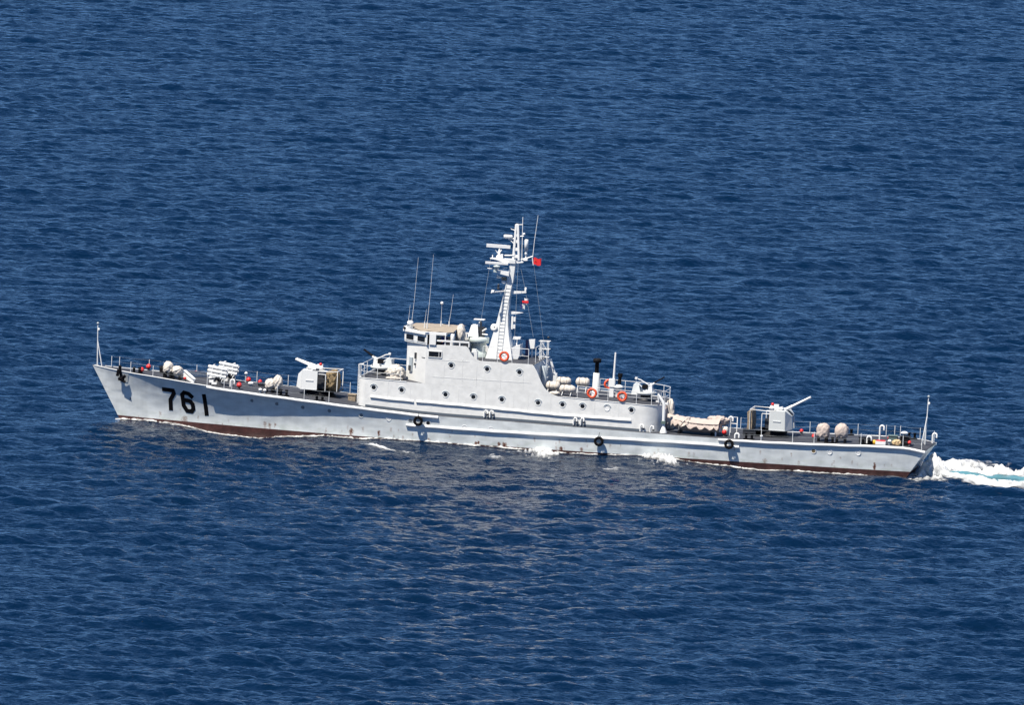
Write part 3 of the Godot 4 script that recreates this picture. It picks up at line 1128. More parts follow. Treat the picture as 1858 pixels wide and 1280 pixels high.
# ---------------------------------------------------------------- mast
func make_mast():
	var mast := part("mast")
	var lower := [[6.16, 28.08, 29.96, 0.85], [6.9, 28.27, 29.82, 0.70], [7.6, 28.42, 29.66, 0.58], [8.5, 28.64, 29.50, 0.46], [9.3, 28.80, 29.45, 0.38], [10.4, 29.02, 29.50, 0.30], [11.6, 29.24, 29.64, 0.22]]
	var g := Geo.new()
	for i in lower.size() - 1:
		var a: Array = lower[i]
		var b: Array = lower[i + 1]
		g.hexa([V(a[1], a[0], -a[3]), V(a[2], a[0], -a[3]), V(b[1], b[0], -b[3]), V(b[2], b[0], -b[3]), V(a[1], a[0], a[3]), V(a[2], a[0], a[3]), V(b[1], b[0], b[3]), V(b[2], b[0], b[3])])
	obj("mast_tower", g, M.light, mast)
	var lad := Geo.new()
	for i in 20:
		var y := 6.4 + i * 0.25
		var a := lerpf(0.87, 0.24, (y - 6.16) / 5.4)
		var z := lin([[6.16, 0.85], [7.6, 0.58], [9.3, 0.38], [11.6, 0.22]], y) + 0.04
		var x := lin([[6.16, 29.02], [9.3, 29.12], [11.6, 29.44]], y)
		lad.tube([V(x - 0.17, y, z), V(x + 0.17, y, z)], 0.014, 5)
	for s in [-0.18, 0.18]:
		lad.tube([V(29.02 + s, 6.3, 0.9), V(29.07 + s, 7.6, 0.63), V(29.12 + s, 9.3, 0.43), V(29.42 + s, 11.4, 0.28)], 0.015, 5)
	obj("mast_ladder", lad, M.house, mast)
	var ub := Geo.new()
	ub.hexa([V(29.25, 11.5, -0.26), V(29.68, 11.5, -0.26), V(29.42, 12.86, -0.26), V(29.80, 12.86, -0.26), V(29.25, 11.5, 0.26), V(29.68, 11.5, 0.26), V(29.42, 12.86, 0.26), V(29.80, 12.86, 0.26)])
	obj("upper_trunk", ub, M.light, mast)
	var pl := Geo.new()
	pl.prism(PackedVector2Array([Vector2(28.0, 13.1), Vector2(28.38, 13.06), Vector2(29.1, 12.87), Vector2(29.8, 12.87), Vector2(29.8, 13.13), Vector2(28.0, 13.15)]), -0.35, 0.35)
	obj("radar_platform", pl, M.light, mast)
	# topmast: four legs and cross plates, open between
	var tm := Geo.new()
	for s in [[0, 0], [0, 1], [1, 0], [1, 1]]:
		tm.bar(V(29.60 if s[0] == 0 else 30.0, 13.1, -0.17 if s[1] == 0 else 0.17), V(29.69 if s[0] == 0 else 29.82, 15.58, -0.07 if s[1] == 0 else 0.07), 0.09, 0.13, Vector3.RIGHT)
	for y in [13.35, 13.85, 14.4, 14.82, 15.25, 15.52]:
		var t: float = (y - 13.1) / 2.48
		tm.box(V(lerpf(29.8, 29.755, t), y, 0), V(lerpf(0.46, 0.16, t), 0.20, lerpf(0.36, 0.16, t)))
	tm.box(V(29.75, 15.42, 0), V(0.17, 0.34, 0.17))
	obj("topmast", tm, M.white, mast)
	var stick := func(called: String, pts: Array, r, m: Material = null): 
		var s := Geo.new()
		s.tube(pts, r, 8)
		return obj(called, s, m if m else M.white, mast)
	stick.call("spar", [V(29.8, 15.56), V(30.13, 15.58)], 0.03)
	stick.call("whip_antenna", [V(30.2, 13.0), V(30.13, 16.12)], [0.03, 0.022])
	stick.call("spar", [V(29.66, 15.15), V(29.35, 15.22), V(29.33, 15.28)], 0.035)
	stick.call("spar", [V(29.8, 14.72), V(30.27, 14.80)], 0.04)
	var bl := Geo.new()
	bl.ball(V(30.27, 14.93), Vector3.ONE * 0.09)
	obj("masthead_lamp", bl, M.white, mast)
	var cap := Geo.new()
	cap.lathe(V(28.84, 14.69), Vector3.RIGHT, [Vector2(0, 0), Vector2(0.11, 0.02), Vector2(0.13, 0.1), Vector2(0.13, 0.53), Vector2(0.11, 0.61), Vector2(0, 0.63)], 12)
	obj("radome", cap, M.white, mast)
	stick.call("spar", [V(29.3, 14.5), V(29.7, 14.62)], 0.04)
	stick.call("spar", [V(29.16, 14.6), V(29.3, 14.5)], 0.04)
	stick.call("spar", [V(29.36, 14.40), V(29.62, 14.2)], 0.03)
	# two scanners on their pedestals
	for r in [[28.5, 13.98, 1.66, 0.22, -0.03, 0.0], [28.53, 12.84, 1.58, 0.15, -0.02, 0.55]]:
		var s := Geo.new()
		s.box(V(r[0], r[1], r[5]), V(r[2], r[3], 0.2), Basis(Vector3.UP, 0.2) * Basis(Vector3.BACK, r[4]))
		obj("radar_scanner", s, M.white, mast)
	var ped := Geo.new()
	ped.tube([V(28.3, 13.72, 0.0), V(28.54, 13.42), V(28.74, 13.74, 0.0)], 0.045, 6)
	ped.lathe(V(28.58, 13.14), Vector3.UP, [Vector2(0.2, 0), Vector2(0.19, 0.16), Vector2(0.08, 0.28), Vector2(0.06, 0.75)], 12)
	obj("radar_pedestal", ped, M.white, mast)
	var knob := Geo.new()
	knob.box(V(28.78, 13.3), V(0.14, 0.28, 0.2))
	knob.box(V(28.12, 13.25), V(0.06, 0.2, 0.06))
	obj("gear_box", knob, M.white, mast)
	stick.call("spar", [V(29.0, 13.38, 0.2), V(29.62, 13.42, 0.2)], 0.05)
	var dish := Geo.new()
	dish.lathe(V(28.55, 12.52, 0.55), Vector3.UP, [Vector2(0.05, -0.2), Vector2(0.12, -0.12), Vector2(0.13, -0.02), Vector2(0.25, 0.07), Vector2(0.24, 0.14), Vector2(0.0, 0.22)], 14)
	dish.box(V(28.46, 12.30, 0.5), V(0.24, 0.18, 0.24))
	obj("radar_pedestal", dish, M.teal, mast)
	var br := Geo.new()
	br.prism(PackedVector2Array([Vector2(28.45, 12.18), Vector2(29.42, 11.98), Vector2(29.42, 12.28), Vector2(28.5, 12.32)]), -0.1, 0.55)
	obj("bracket", br, M.white, mast)
	stick.call("spar", [V(27.85, 12.42, 0.3), V(28.2, 12.40, 0.3)], 0.03)
	stick.call("spar", [V(28.8, 12.40, -0.3), V(29.1, 12.46, -0.3)], 0.03)
	# horn and lamp below the scanners
	stick.call("fog_horn", [V(29.05, 11.74), V(28.8, 11.8), V(28.5, 11.84)], [0.05, 0.06, 0.11])
	var hb := Geo.new()
	hb.box(V(29.05, 11.76, 0.2), V(0.3, 0.24, 0.24))
	obj("lamp_housing", hb, M.tan, mast)
	var lb := Geo.new()
	lb.box(V(29.03, 11.5, 0.1), V(0.3, 0.16, 0.3))
	obj("lamp_shelf", lb, M.white, mast)
	# after platform with the tall white cylinder
	var pb := Geo.new()
	pb.prism(PackedVector2Array([Vector2(29.76, 12.86), Vector2(30.32, 12.95), Vector2(30.32, 13.0), Vector2(29.76, 13.02)]), -0.2, 0.2)
	obj("after_bracket", pb, M.white, mast)
	stick.call("spar", [V(29.9, 13.1), V(30.5, 13.24), V(30.95, 13.42)], 0.045)
	var cyl := Geo.new()
	cyl.lathe(V(30.47, 13.1), Vector3.UP, [Vector2(0.16, 0), Vector2(0.14, 0.1), Vector2(0.05, 0.16), Vector2(0.05, 0.36), Vector2(0.09, 0.4), Vector2(0.09, 0.56), Vector2(0.05, 0.6), Vector2(0.05, 0.66), Vector2(0.13, 0.68), Vector2(0.14, 1.42), Vector2(0.1, 1.47), Vector2(0, 1.48)], 14)
	obj("drum_antenna", cyl, M.white, mast)
	stick.call("whip_antenna", [V(30.96, 13.36), V(31.02, 14.4), V(31.2, 16.3)], [0.03, 0.022, 0.015])
	# yards, lights, stays
	stick.call("yard", [V(28.40, 10.86, 1.4), V(29.3, 10.9, 0.0), V(28.7, 10.86, -1.4)], 0.05)
	var yl := Geo.new()
	yl.box(V(28.47, 10.95, 1.2), V(0.2, 0.14, 0.14))
	yl.box(V(28.9, 10.78, 0.6), V(0.08, 0.22, 0.1))
	obj("yard_lamp", yl, M.white, mast)
	var yd := Geo.new()
	yd.lathe(V(28.72, 11.0, 0.5), Vector3.UP, [Vector2(0.08, 0), Vector2(0.09, 0.16), Vector2(0.05, 0.2), Vector2(0.08, 0.24), Vector2(0.07, 0.4), Vector2(0, 0.42)], 10)
	obj("signal_lamp", yd, M.dark, mast)
	var yb := Geo.new()
	yb.prism(PackedVector2Array([Vector2(29.5, 10.70), Vector2(30.62, 10.84), Vector2(30.62, 10.94), Vector2(29.5, 10.92)]), -0.07, 0.07)
	obj("yard", yb, M.white, mast)
	var tl := Geo.new()
	tl.lathe(V(30.56, 10.94), Vector3.UP, [Vector2(0.07, 0), Vector2(0.08, 0.2), Vector2(0.04, 0.28), Vector2(0, 0.28)], 10)
	obj("yard_lamp", tl, M.white, mast)
	var yc := Geo.new()
	yc.prism(PackedVector2Array([Vector2(29.45, 9.27), Vector2(29.95, 9.33), Vector2(30.47, 9.44), Vector2(29.45, 9.5)]), -0.09, 0.09)
	obj("yard", yc, M.white, mast)
	for s in [[V(30.05, 12.9), V(30.52, 11.1), V(31.25, 7.8)], [V(30.0, 12.9, 0.3), V(30.15, 6.9, 1.2)], [V(29.95, 12.9, -0.3), V(30.2, 6.9, -1.2)], [V(31.05, 12.85), V(31.9, 7.5, -0.5)], [V(28.0, 13.1), V(27.5, 8.6)]]:
		stick.call("stay", s, 0.009, M.grey)
	var pipes := Geo.new()
	pipes.box(V(29.72, 8.7, 0), V(0.12, 0.9, 0.2))
	pipes.box(V(29.9, 8.95, 0.1), V(0.14, 0.3, 0.2))
	pipes.box(V(29.9, 8.45, 0.1), V(0.14, 0.26, 0.2))
	obj("junction_boxes", pipes, M.white, mast)
	var hs := Geo.new()
	hs.lathe(V(28.58, 8.32, 0.35), V(-0.25, 0.12, 1), [Vector2(0.05, -0.3), Vector2(0.12, -0.1), Vector2(0.25, 0.14), Vector2(0.26, 0.18), Vector2(0.05, 0.1)], 14)
	obj("loudspeaker", hs, M.white, mast)
	# boxes at the foot
	var ft := Geo.new()
	ft.prism(PackedVector2Array([Vector2(29.8, 6.2), Vector2(30.3, 6.22), Vector2(30.42, 6.5), Vector2(30.45, 7.25), Vector2(30.05, 7.1), Vector2(29.85, 7.0)]), -0.5, 0.5)
	obj("foot_locker", ft, M.light, mast)
	var sl := Geo.new()
	sl.tube([V(30.1, 7.1), V(30.1, 7.55)], 0.05)
	sl.box(V(30.12, 7.66), V(0.5, 0.14, 0.34))
	obj("small_lamp", sl, M.white, mast)

# ---------------------------------------------------------------- deck gear
func make_director():
	var d := part("gun_director")
	var p := Geo.new()
	p.lathe(V(27.4, 6.18, 0), Vector3.UP, [Vector2(0.62, 0), Vector2(0.6, 0.3), Vector2(0.5, 0.4), Vector2(0.5, 0.9), Vector2(0.72, 0.98), Vector2(0.74, 1.35), Vector2(0.6, 1.4), Vector2(0, 1.4)], 18)
	obj("pedestal", p, M.teal, d)
	var s := Geo.new()
	s.hexa([V(26.72, 7.6, -0.55), V(27.46, 7.6, -0.55), V(26.9, 8.38, -0.35), V(27.34, 8.42, -0.35), V(26.72, 7.6, 0.55), V(27.46, 7.6, 0.55), V(26.9, 8.38, 0.35), V(27.34, 8.42, 0.35)])
	obj("shield", s, M.white, d)
	var h := Geo.new()
	h.box(V(27.62, 7.95, 0), V(0.36, 0.7, 0.5))
	h.box(V(27.55, 8.5, 0.2), V(0.14, 0.3, 0.14))
	obj("sight_gear", h, M.dark, d)
	var b := Geo.new()
	b.box(V(27.4, 8.78, 0), V(0.75, 0.05, 0.5))
	b.tube([V(27.5, 8.4), V(27.48, 8.78)], 0.04)
	b.tube([V(27.7, 8.0, 0.3), V(27.98, 8.2, 0.4)], 0.06)
	b.tube([V(27.7, 7.8, 0.3), V(28.1, 7.78, 0.4)], 0.05)
	b.ball(V(27.46, 8.58, 0.1), Vector3.ONE * 0.1)
	obj("sight_arms", b, M.white, d)
	for x in [[26.95, 6.5, 2.2], [27.6, 6.45, 2.3]]:
		var k := Geo.new()
		k.box(V(x[0], x[1], x[2]), V(0.4, 0.7, 0.4))
		k.box(V(x[0], x[1] + 0.42, x[2]), V(0.24, 0.14, 0.3))
		obj("ready_locker", k, M.light, d)

# twin gun in an open-backed shield; dir -1 points to the bow, +1 to the stern
func main_gun(at: Vector3, dir: int, fore: bool):
	var gun := part("main_gun")
	var X := func(x: float, y: float, z: float) -> Vector3: return at + V(x * dir, y, z)      # x forward of the mount
	var base := Geo.new()
	base.lathe(at, Vector3.UP, [Vector2(1.2, 0), Vector2(1.2, 0.12), Vector2(1.05, 0.18), Vector2(1.05, 0.46), Vector2(0, 0.46)], 24)
	obj("turntable", base, M.black, gun)
	# side plates, sloped cheeks, front and partial roof
	var sh := Geo.new()
	var mirror := func(p: Array, m: bool) -> Array:
		var o := []
		for v in p:
			o.append(X.call(v.x, v.y, -v.z if m else v.z))
		return o
	for m in [false, true]:
		var z1 := 1.22
		var q: Array = mirror.call([V(-0.05, 0.50, z1), V(1.05, 0.50, z1), V(1.0, 1.86, z1 - 0.06), V(-0.05, 1.84, z1 - 0.06)], m)
		var r: Array = mirror.call([V(1.05, 0.50, z1), V(1.48, 0.60, 0.62), V(1.38, 1.50, 0.62), V(1.0, 1.86, z1 - 0.06)], m)
		var t: Array = mirror.call([V(1.48, 0.60, 0.62), V(1.48, 0.60, 0.16), V(1.38, 1.50, 0.16), V(1.38, 1.50, 0.62)], m)
		var u: Array = mirror.call([V(1.38, 1.50, 0.62), V(1.38, 1.50, 0.40), V(1.0, 1.86, 0.40), V(1.0, 1.86, z1 - 0.06)], m)
		for f in [q, r, t, u]:
			var flip: bool = m == (dir > 0)
			var n: Vector3 = ((f[1] - f[0]).cross(f[3] - f[0])).normalized() * 0.025
			# a plate with thickness
			sh.hexa([f[0] - n, f[1] - n, f[3] - n, f[2] - n, f[0] + n, f[1] + n, f[3] + n, f[2] + n])
		var roof: Array = mirror.call([V(0.35, 1.84, z1 - 0.08), V(1.0, 1.86, z1 - 0.08), V(1.0, 1.86, 0.45), V(0.35, 1.84, 0.45)], m)
		var n2 := V(0, 0.02, 0)
		sh.hexa([roof[0] - n2, roof[1] - n2, roof[0] + n2, roof[1] + n2, roof[3] - n2, roof[2] - n2, roof[3] + n2, roof[2] + n2])
	obj("shield", sh, M.gun_grey if not fore else M.white_plate, gun)
	for s in [1, -1]:
		var lip := Geo.new()
		lip.bar(X.call(0.2, 1.15, 1.235 * s), X.call(0.75, 1.15, 1.235 * s), 0.04, 0.05)
		lip.bar(X.call(-0.05, 0.54, 1.235 * s), X.call(1.05, 0.54, 1.235 * s), 0.04, 0.06)
		lip.bar(X.call(-0.04, 0.5, 1.21 * s), X.call(-0.04, 1.84, 1.16 * s), 0.06, 0.06, Vector3.RIGHT)
		obj("shield_strip", lip, M.light, gun)
	# rear frame that carries the hood
	var fr := Geo.new()
	for s in [1, -1]:
		fr.tube([X.call(-0.62, 0.4, 1.0 * s), X.call(-0.62, 1.6, 1.0 * s)], 0.035, 6)
		fr.tube([X.call(-1.45, 0.4, 1.0 * s), X.call(-1.45, 1.85, 1.0 * s), X.call(0.0, 1.80, 1.12 * s)], 0.035, 6)
		fr.tube([X.call(-0.05, 1.62, 1.1 * s), X.call(-0.62, 1.6, 1.0 * s)], 0.035, 6)
	fr.tube([X.call(-1.45, 1.85, 1.0), X.call(-1.45, 1.85, -1.0)], 0.035, 6)
	obj("rear_frame", fr, M.light, gun)
	var fl := Geo.new()
	fl.box(X.call(-0.7, 0.43, 0), V(1.7, 0.06, 2.1))
	obj("gun_platform", fl, M.dark, gun)
	var crd := Geo.new()
	crd.box(X.call(0.35, 1.1, 0), V(1.3, 1.0, 0.9))
	crd.box(X.call(-0.2, 0.9, 0.55), V(0.5, 0.7, 0.3))
	obj("breech", crd, M.dark, gun)
	for s in [0.2, -0.2]:
		var b := Geo.new()
		var a0: Vector3 = X.call(0.1, 1.93, s) if fore else X.call(0.3, 1.56, s)
		var a1: Vector3 = X.call(1.70, 2.45, s) if fore else X.call(2.48, 2.80, s)
		b.tube([a0, a0.lerp(a1, 0.45), a0.lerp(a1, 0.46), a1, a1 + (a1 - a0) * 0.03], [0.12, 0.11, 0.085, 0.07, 0.085], 10)
		obj("barrel", b, M.white, gun)
	var sg := Geo.new()
	sg.box(X.call(0.45, 1.98, 0.5), V(0.6, 0.16, 0.3), Basis(Vector3.BACK, 0.2 * dir))
	sg.box(X.call(0.1, 2.02, -0.5), V(0.4, 0.22, 0.3))
	sg.lathe(X.call(-0.1, 1.86, 0.1), Vector3.UP, [Vector2(0.16, 0), Vector2(0.13, 0.2), Vector2(0.06, 0.26), Vector2(0, 0.26)], 10)
	sg.tube([X.call(0.9, 1.9, 0.2), X.call(0.3, 2.05, 0.55), X.call(-0.2, 1.95, 0.6)], 0.06, 6)
	obj("sight_gear", sg, M.white, gun)
	var rc := Geo.new()
	rc.ball(X.call(-0.05, 2.2, 0.1), Vector3.ONE * 0.11, 10, 6)
	obj("red_cap", rc, M.red, gun)
	var hd := Geo.new()
	if fore:
		cover(hd, X.call(-1.0, 0.45, 0.2), V(0.95, 1.45, 1.7), 6, 3.0, 0.16)
	else:
		hd.prism(PackedVector2Array([Vector2(0, 0), Vector2(0.34, 0.02), Vector2(0.36, 0.5), Vector2(0.3, 1.22), Vector2(0.1, 1.27), Vector2(-0.02, 1.2), Vector2(0.03, 0.6)]), -0.85, 0.95, Transform3D(Basis.IDENTITY, X.call(-1.65, 0.46, 0)))
	obj("canvas_hood", hd, M.brown if fore else M.tan, gun)

# light twin gun on a low tub
func small_gun(at: Vector3, dir: int):
	var gun := part("light_gun")
	var X := func(x: float, y: float, z := 0.0) -> Vector3: return at + V(x * dir, y, z)
	var b := Geo.new()
	b.lathe(at, Vector3.UP, [Vector2(0.6, 0), Vector2(0.6, 0.12), Vector2(0.35, 0.18), Vector2(0.35, 0.4), Vector2(0, 0.4)], 18)
	obj("base_ring", b, M.dark, gun)
	var tub := Geo.new()
	tub.lathe(X.call(-0.05, 0.34), Vector3.UP, [Vector2(0.3, 0), Vector2(0.72, 0.08), Vector2(0.80, 0.25), Vector2(0.76, 0.25), Vector2(0.68, 0.12), Vector2(0, 0.1)], 20)
	tub.hexa([X.call(-0.95, 0.4, -0.55), X.call(-0.25, 0.4, -0.6), X.call(-0.80, 1.12, -0.4), X.call(-0.45, 1.12, -0.4), X.call(-0.95, 0.4, 0.55), X.call(-0.25, 0.4, 0.6), X.call(-0.80, 1.12, 0.4), X.call(-0.45, 1.12, 0.4)])
	obj("gun_tub", tub, M.gun_grey, gun)
	var cr := Geo.new()
	cr.hexa([X.call(0.0, 0.5, -0.4), X.call(0.5, 0.5, -0.3), X.call(0.1, 1.05, -0.3), X.call(0.42, 1.15, -0.2), X.call(0.0, 0.5, 0.4), X.call(0.5, 0.5, 0.3), X.call(0.1, 1.05, 0.3), X.call(0.42, 1.15, 0.2)])
	obj("cradle", cr, M.white, gun)
	var dk := Geo.new()
	dk.box(X.call(-0.02, 0.95, 0.1), V(0.4, 0.3, 0.5))
	obj("breech", dk, M.black, gun)
	for s in [0.13, -0.13]:
		var br := Geo.new()
		br.tube([X.call(0.05, 0.9, s), X.call(0.62, 1.24, s)], 0.075, 8)
		var o := obj("barrel_jacket", br, M.white, gun)
		var bl := Geo.new()
		bl.tube([X.call(0.45, 1.17, s), X.call(1.18, 1.64, s), X.call(1.24, 1.68, s)], [0.05, 0.045, 0.06], 8)
		obj("barrel", bl, M.black, o)
	var si := Geo.new()
	si.tube([X.call(0.3, 1.05, 0.25), X.call(-0.35, 1.42, 0.3), X.call(-0.68, 1.5, 0.3), X.call(-0.66, 1.25, 0.3), X.call(-0.25, 0.95, 0.3)], 0.04, 6)
	si.box(X.call(-0.66, 1.52, 0.3), V(0.16, 0.14, 0.2))
	obj("sight_arm", si, M.white, gun)

func rocket_launcher(at: Vector3):
	var r := part("rocket_launcher")
	var bs := Geo.new()
	bs.lathe(at, Vector3.UP, [Vector2(0.55, 0), Vector2(0.55, 0.1), Vector2(0.22, 0.16), Vector2(0.2, 0.5), Vector2(0, 0.5)], 16)
	bs.box(at + V(0.15, 0.55, 0), V(0.5, 0.2, 0.5))
	bs.bar(at + V(0.45, 0.1, 0.3), at + V(0.15, 0.6, 0.3), 0.08, 0.08)
	bs.bar(at + V(0.45, 0.1, -0.3), at + V(0.15, 0.6, -0.3), 0.08, 0.08)
	obj("stand", bs, M.dark, r)
	var tilt := 0.13
	var f := V(-cos(tilt), sin(tilt), 0)
	var u := V(sin(tilt), cos(tilt), 0)
	var c := at + V(0.02, 0.95, 0)
	for t in [[0.0, 0.24], [0.27, 0.24], [-0.27, 0.24], [0.14, -0.18], [-0.14, -0.18]]:
		var g := Geo.new()
		var o: Vector3 = c + u * t[0] + V(0, 0, t[1])
		g.lathe(o - f * 0.68, f, [Vector2(0.0, 0.03), Vector2(0.11, 0.0), Vector2(0.115, 0.02), Vector2(0.115, 1.34), Vector2(0.105, 1.36), Vector2(0.1, 1.25), Vector2(0.0, 1.25)], 14)
		var tb := obj("launch_tube", g, M.white, r)
		var nz := Geo.new()
		nz.lathe(o + f * 0.60, f, [Vector2(0.1, 0), Vector2(0.07, 0.1), Vector2(0, 0.12)], 10)
		obj("rocket_nose", nz, M.yellow_pale, tb)
	for k in [-0.32, 0.36]:
		var p := Geo.new()
		p.box(c + f * k + V(0, 0, 0.03), V(0.08, 0.84, 0.62), Basis(f, u, f.cross(u)))
		obj("frame_plate", p, M.white, r)
	var hw := Geo.new()
	hw.torus(at + V(0.5, 0.35, 0.45), V(1, 0, 0.4), 0.16, 0.025, 14, 6)
	hw.box(at + V(-0.35, 0.28, 0.35), V(0.3, 0.16, 0.2))
	hw.box(at + V(-0.1, 0.16, 0.5), V(0.36, 0.14, 0.2))
	obj("handwheel", hw, M.white, r)

func make_deck_gear():
	# bow staff and ensign staff: pole with two legs
	for s in [[0.25, 6.75, 0.44, 0.0], [59.14, 5.4, 59.0, 1.0]]:
		var st := part("jack_staff" if s[3] == 0 else "ensign_staff")
		var x: float = s[2]
		var y := sheer(x) + (0.0 if s[3] == 0 else 0.05)
		var top := V(s[0], s[1])
		var g := Geo.new()
		var foot := V(x - 0.1 if s[3] == 0 else 59.05, y, 0.0)
		g.tube([foot, top], [0.05, 0.03], 8)
		obj("pole", g, M.light, st)
		var mid := foot.lerp(top, 0.6)
		for z in [1, -1]:
			var l := Geo.new()
			l.tube([V(x + (0.24 if s[3] == 0 else -0.12), y, (0.10 if s[3] == 0 else 0.5) * z), mid], 0.035, 6)
			obj("leg", l, M.light, st)
		var k := Geo.new()
		k.ball(top + V(0, 0.03, 0), Vector3.ONE * 0.09, 10, 6)
		obj("truck", k, M.grey, st)
		var lm := Geo.new()
		lm.lathe(foot.lerp(top, 0.84) + V(0.08, 0, 0.02), Vector3.UP, [Vector2(0.05, 0), Vector2(0.07, 0.04), Vector2(0.06, 0.16), Vector2(0, 0.18)], 10)
		obj("lamp", lm, M.white, st)
	# stanchions along the deck edge with two thin wires
	var rows := [
		[1, [2.99, 4.71, 8.78, 10.03, 10.6, 13.9, 15.85, 17.63]], [-1, [1.24, 1.76, 3.74, 7.0, 8.9, 11.2, 13.4, 15.6, 17.8]],
		[1, [45.9, 48.1, 50.28, 51.77, 55.0, 57.9, 59.2]], [-1, [45.6, 47.6, 50.5, 53.9, 55.9, 56.5, 56.9, 58.3, 59.3]]]
	for r in rows:
		var rail := part("deck_rail")
		var tops := []
		for x in r[1]:
			var z: float = (crv(DK, x) - 0.12) * r[0]
			var h := 0.78
			var g := Geo.new()
			g.tube([V(x, sheer(x) - 0.02, z), V(x, sheer(x) + h, z)], 0.024, 6)
			obj("stanchion", g, M.light, rail)
			tops.append(V(x, sheer(x) + h - 0.03, z))
		for k in 2:
			var w := Geo.new()
			for i in tops.size() - 1:
				var a: Vector3 = tops[i] - V(0, 0.36 * k, 0)
				var b: Vector3 = tops[i + 1] - V(0, 0.36 * k, 0)
				w.tube([a, (a + b) * 0.5 - V(0, 0.04, 0), b], 0.004, 4, false)
			obj("guard_wire", w, M.grey, rail)
	# railings on the house: posts and two pipes
	rails("house_rail", [V(22.55, 4.44, 2.88), V(20.9, 4.48, 2.88), V(19.95, 4.5, 2.8), V(19.6, 4.5, 2.2), V(19.6, 4.5, 0.0), V(19.6, 4.5, -2.2), V(19.95, 4.5, -2.8), V(20.9, 4.48, -2.88), V(22.4, 4.44, -2.88)], 0.86)
	rails("house_rail", [V(35.05, 4.03, 2.88), V(37.2, 3.97, 2.88), V(39.2, 3.91, 2.88), V(40.2, 3.87, 2.5), V(40.75, 3.85, 1.9), V(40.88, 3.85, 1.0), V(40.88, 3.85, -1.0), V(40.75, 3.85, -1.9), V(40.2, 3.87, -2.5), V(39.2, 3.91, -2.88), V(37.4, 3.96, -2.88), V(35.6, 4.0, -2.88)], 0.86)
	rails("upper_rail", [V(28.28, 6.19, 2.9), V(29.33, 6.19, 2.9), V(30.35, 6.19, 2.9), V(31.5, 6.19, 2.9)], 1.05)
	rails("upper_rail", [V(28.28, 6.19, -2.9), V(29.6, 6.19, -2.9), V(31.5, 6.19, -2.9), V(31.75, 6.19, -1.5), V(31.75, 6.19, 0.0), V(31.75, 6.19, 1.5)], 1.05)
	# breakwater: two white plates that meet in a V
	var bw := part("breakwater")
	for s in [1, -1]:
		var g := Geo.new()
		var a := V(6.55, 3.40, 0.02 * s)
		var b := V(7.75, 3.24, 2.25 * s)
		var n := V(-0.03, 0, 0.016 * s)
		var lean := V(0.06, 0, 0)
		g.hexa([a - n, b - n, a - n + V(0, 0.46, 0) + lean, b - n + V(0, 0.30, 0) + lean, a + n, b + n, a + n + V(0, 0.46, 0) + lean, b + n + V(0, 0.30, 0) + lean])
		g.bar(a + V(0.06, 0.47, 0), b + V(0.06, 0.31, 0), 0.20, 0.04)
		obj("breakwater_plate", g, M.white, bw)
	# bollard pairs
	for b in [[3.2, 1.05], [5.6, 1.6], [14.1, 2.75], [16.7, 2.95], [16.2, -2.9], [12.4, -2.7], [18.6, -2.6], [47.0, 2.95], [52.6, 2.75], [53.1, -2.6], [55.1, 2.6], [57.6, -2.2]]:
		var bo := part("bollard")
		var base := Geo.new()
		base.box(V(b[0] + 0.2, sheer(b[0]) + 0.04, b[1]), V(0.75, 0.06, 0.26))
		obj("bollard_base", base, M.black, bo)
		for k in 2:
			var g := Geo.new()
			g.lathe(V(b[0] + k * 0.4, sheer(b[0]) + 0.05, b[1]), Vector3.UP, [Vector2(0.09, 0), Vector2(0.09, 0.3), Vector2(0.12, 0.33), Vector2(0.12, 0.38), Vector2(0, 0.4)], 10)
			obj("bollard_post", g, M.black, bo)
	# red-painted vent heads
	for b in [[3.73, 0.9, 0.17], [3.74, -1.2, 0.18], [7.1, -1.4, 0.15], [10.9, -1.4, 0.18], [11.0, 2.2, 0.19], [11.75, -1.3, 0.15], [12.3, -1.2, 0.12], [7.05, 1.9, 0.1], [45.33, 2.1, 0.17], [51.4, 1.0, 0.13], [51.42, 1.2, 0.1], [56.66, 0.6, 0.16], [58.25, 2.0, 0.13], [50.15, -1.6, 0.14]]:
		var v := part("red_vent")
		var y: float = sheer(b[0]) + 0.04
		var s := Geo.new()
		s.lathe(V(b[0], y, b[1]), Vector3.UP, [Vector2(0.11, 0), Vector2(0.07, 0.04), Vector2(0.06, 0.22)], 10)
		obj("vent_stem", s, M.dark, v)
		var h := Geo.new()
		h.lathe(V(b[0], y + 0.12, b[1]), Vector3.UP, [Vector2(b[2] * 0.6, 0), Vector2(b[2], b[2] * 0.45), Vector2(b[2] * 0.98, b[2] * 0.9), Vector2(b[2] * 0.7, b[2] * 1.5), Vector2(b[2] * 0.3, b[2] * 1.8), Vector2(0, b[2] * 1.85)], 14)
		obj("vent_cap", h, M.red, v)
	# white mushroom vents and goosenecks
	for b in [[8.2, -1.0, 0.15, 0.34], [8.6, 0.6, 0.16, 0.3], [11.4, 0.2, 0.2, 0.22], [12.6, 2.6, 0.14, 0.16], [12.9, 2.5, 0.12, 0.14], [10.6, -1.9, 0.12, 0.6], [48.0, 2.5, 0.1, 0.16], [56.9, 2.3, 0.14, 0.2], [57.75, 1.2, 0.26, 0.72], [56.95, 0.4, 0.18, 0.3]]:
		var v := part("mushroom_vent")
		var y: float = sheer(b[0]) + 0.02
		var s := Geo.new()
		s.lathe(V(b[0], y, b[1]), Vector3.UP, [Vector2(b[2] * 0.55, 0), Vector2(b[2] * 0.5, b[3])], 10)
		obj("vent_stem", s, M.grey, v)
		var h := Geo.new()
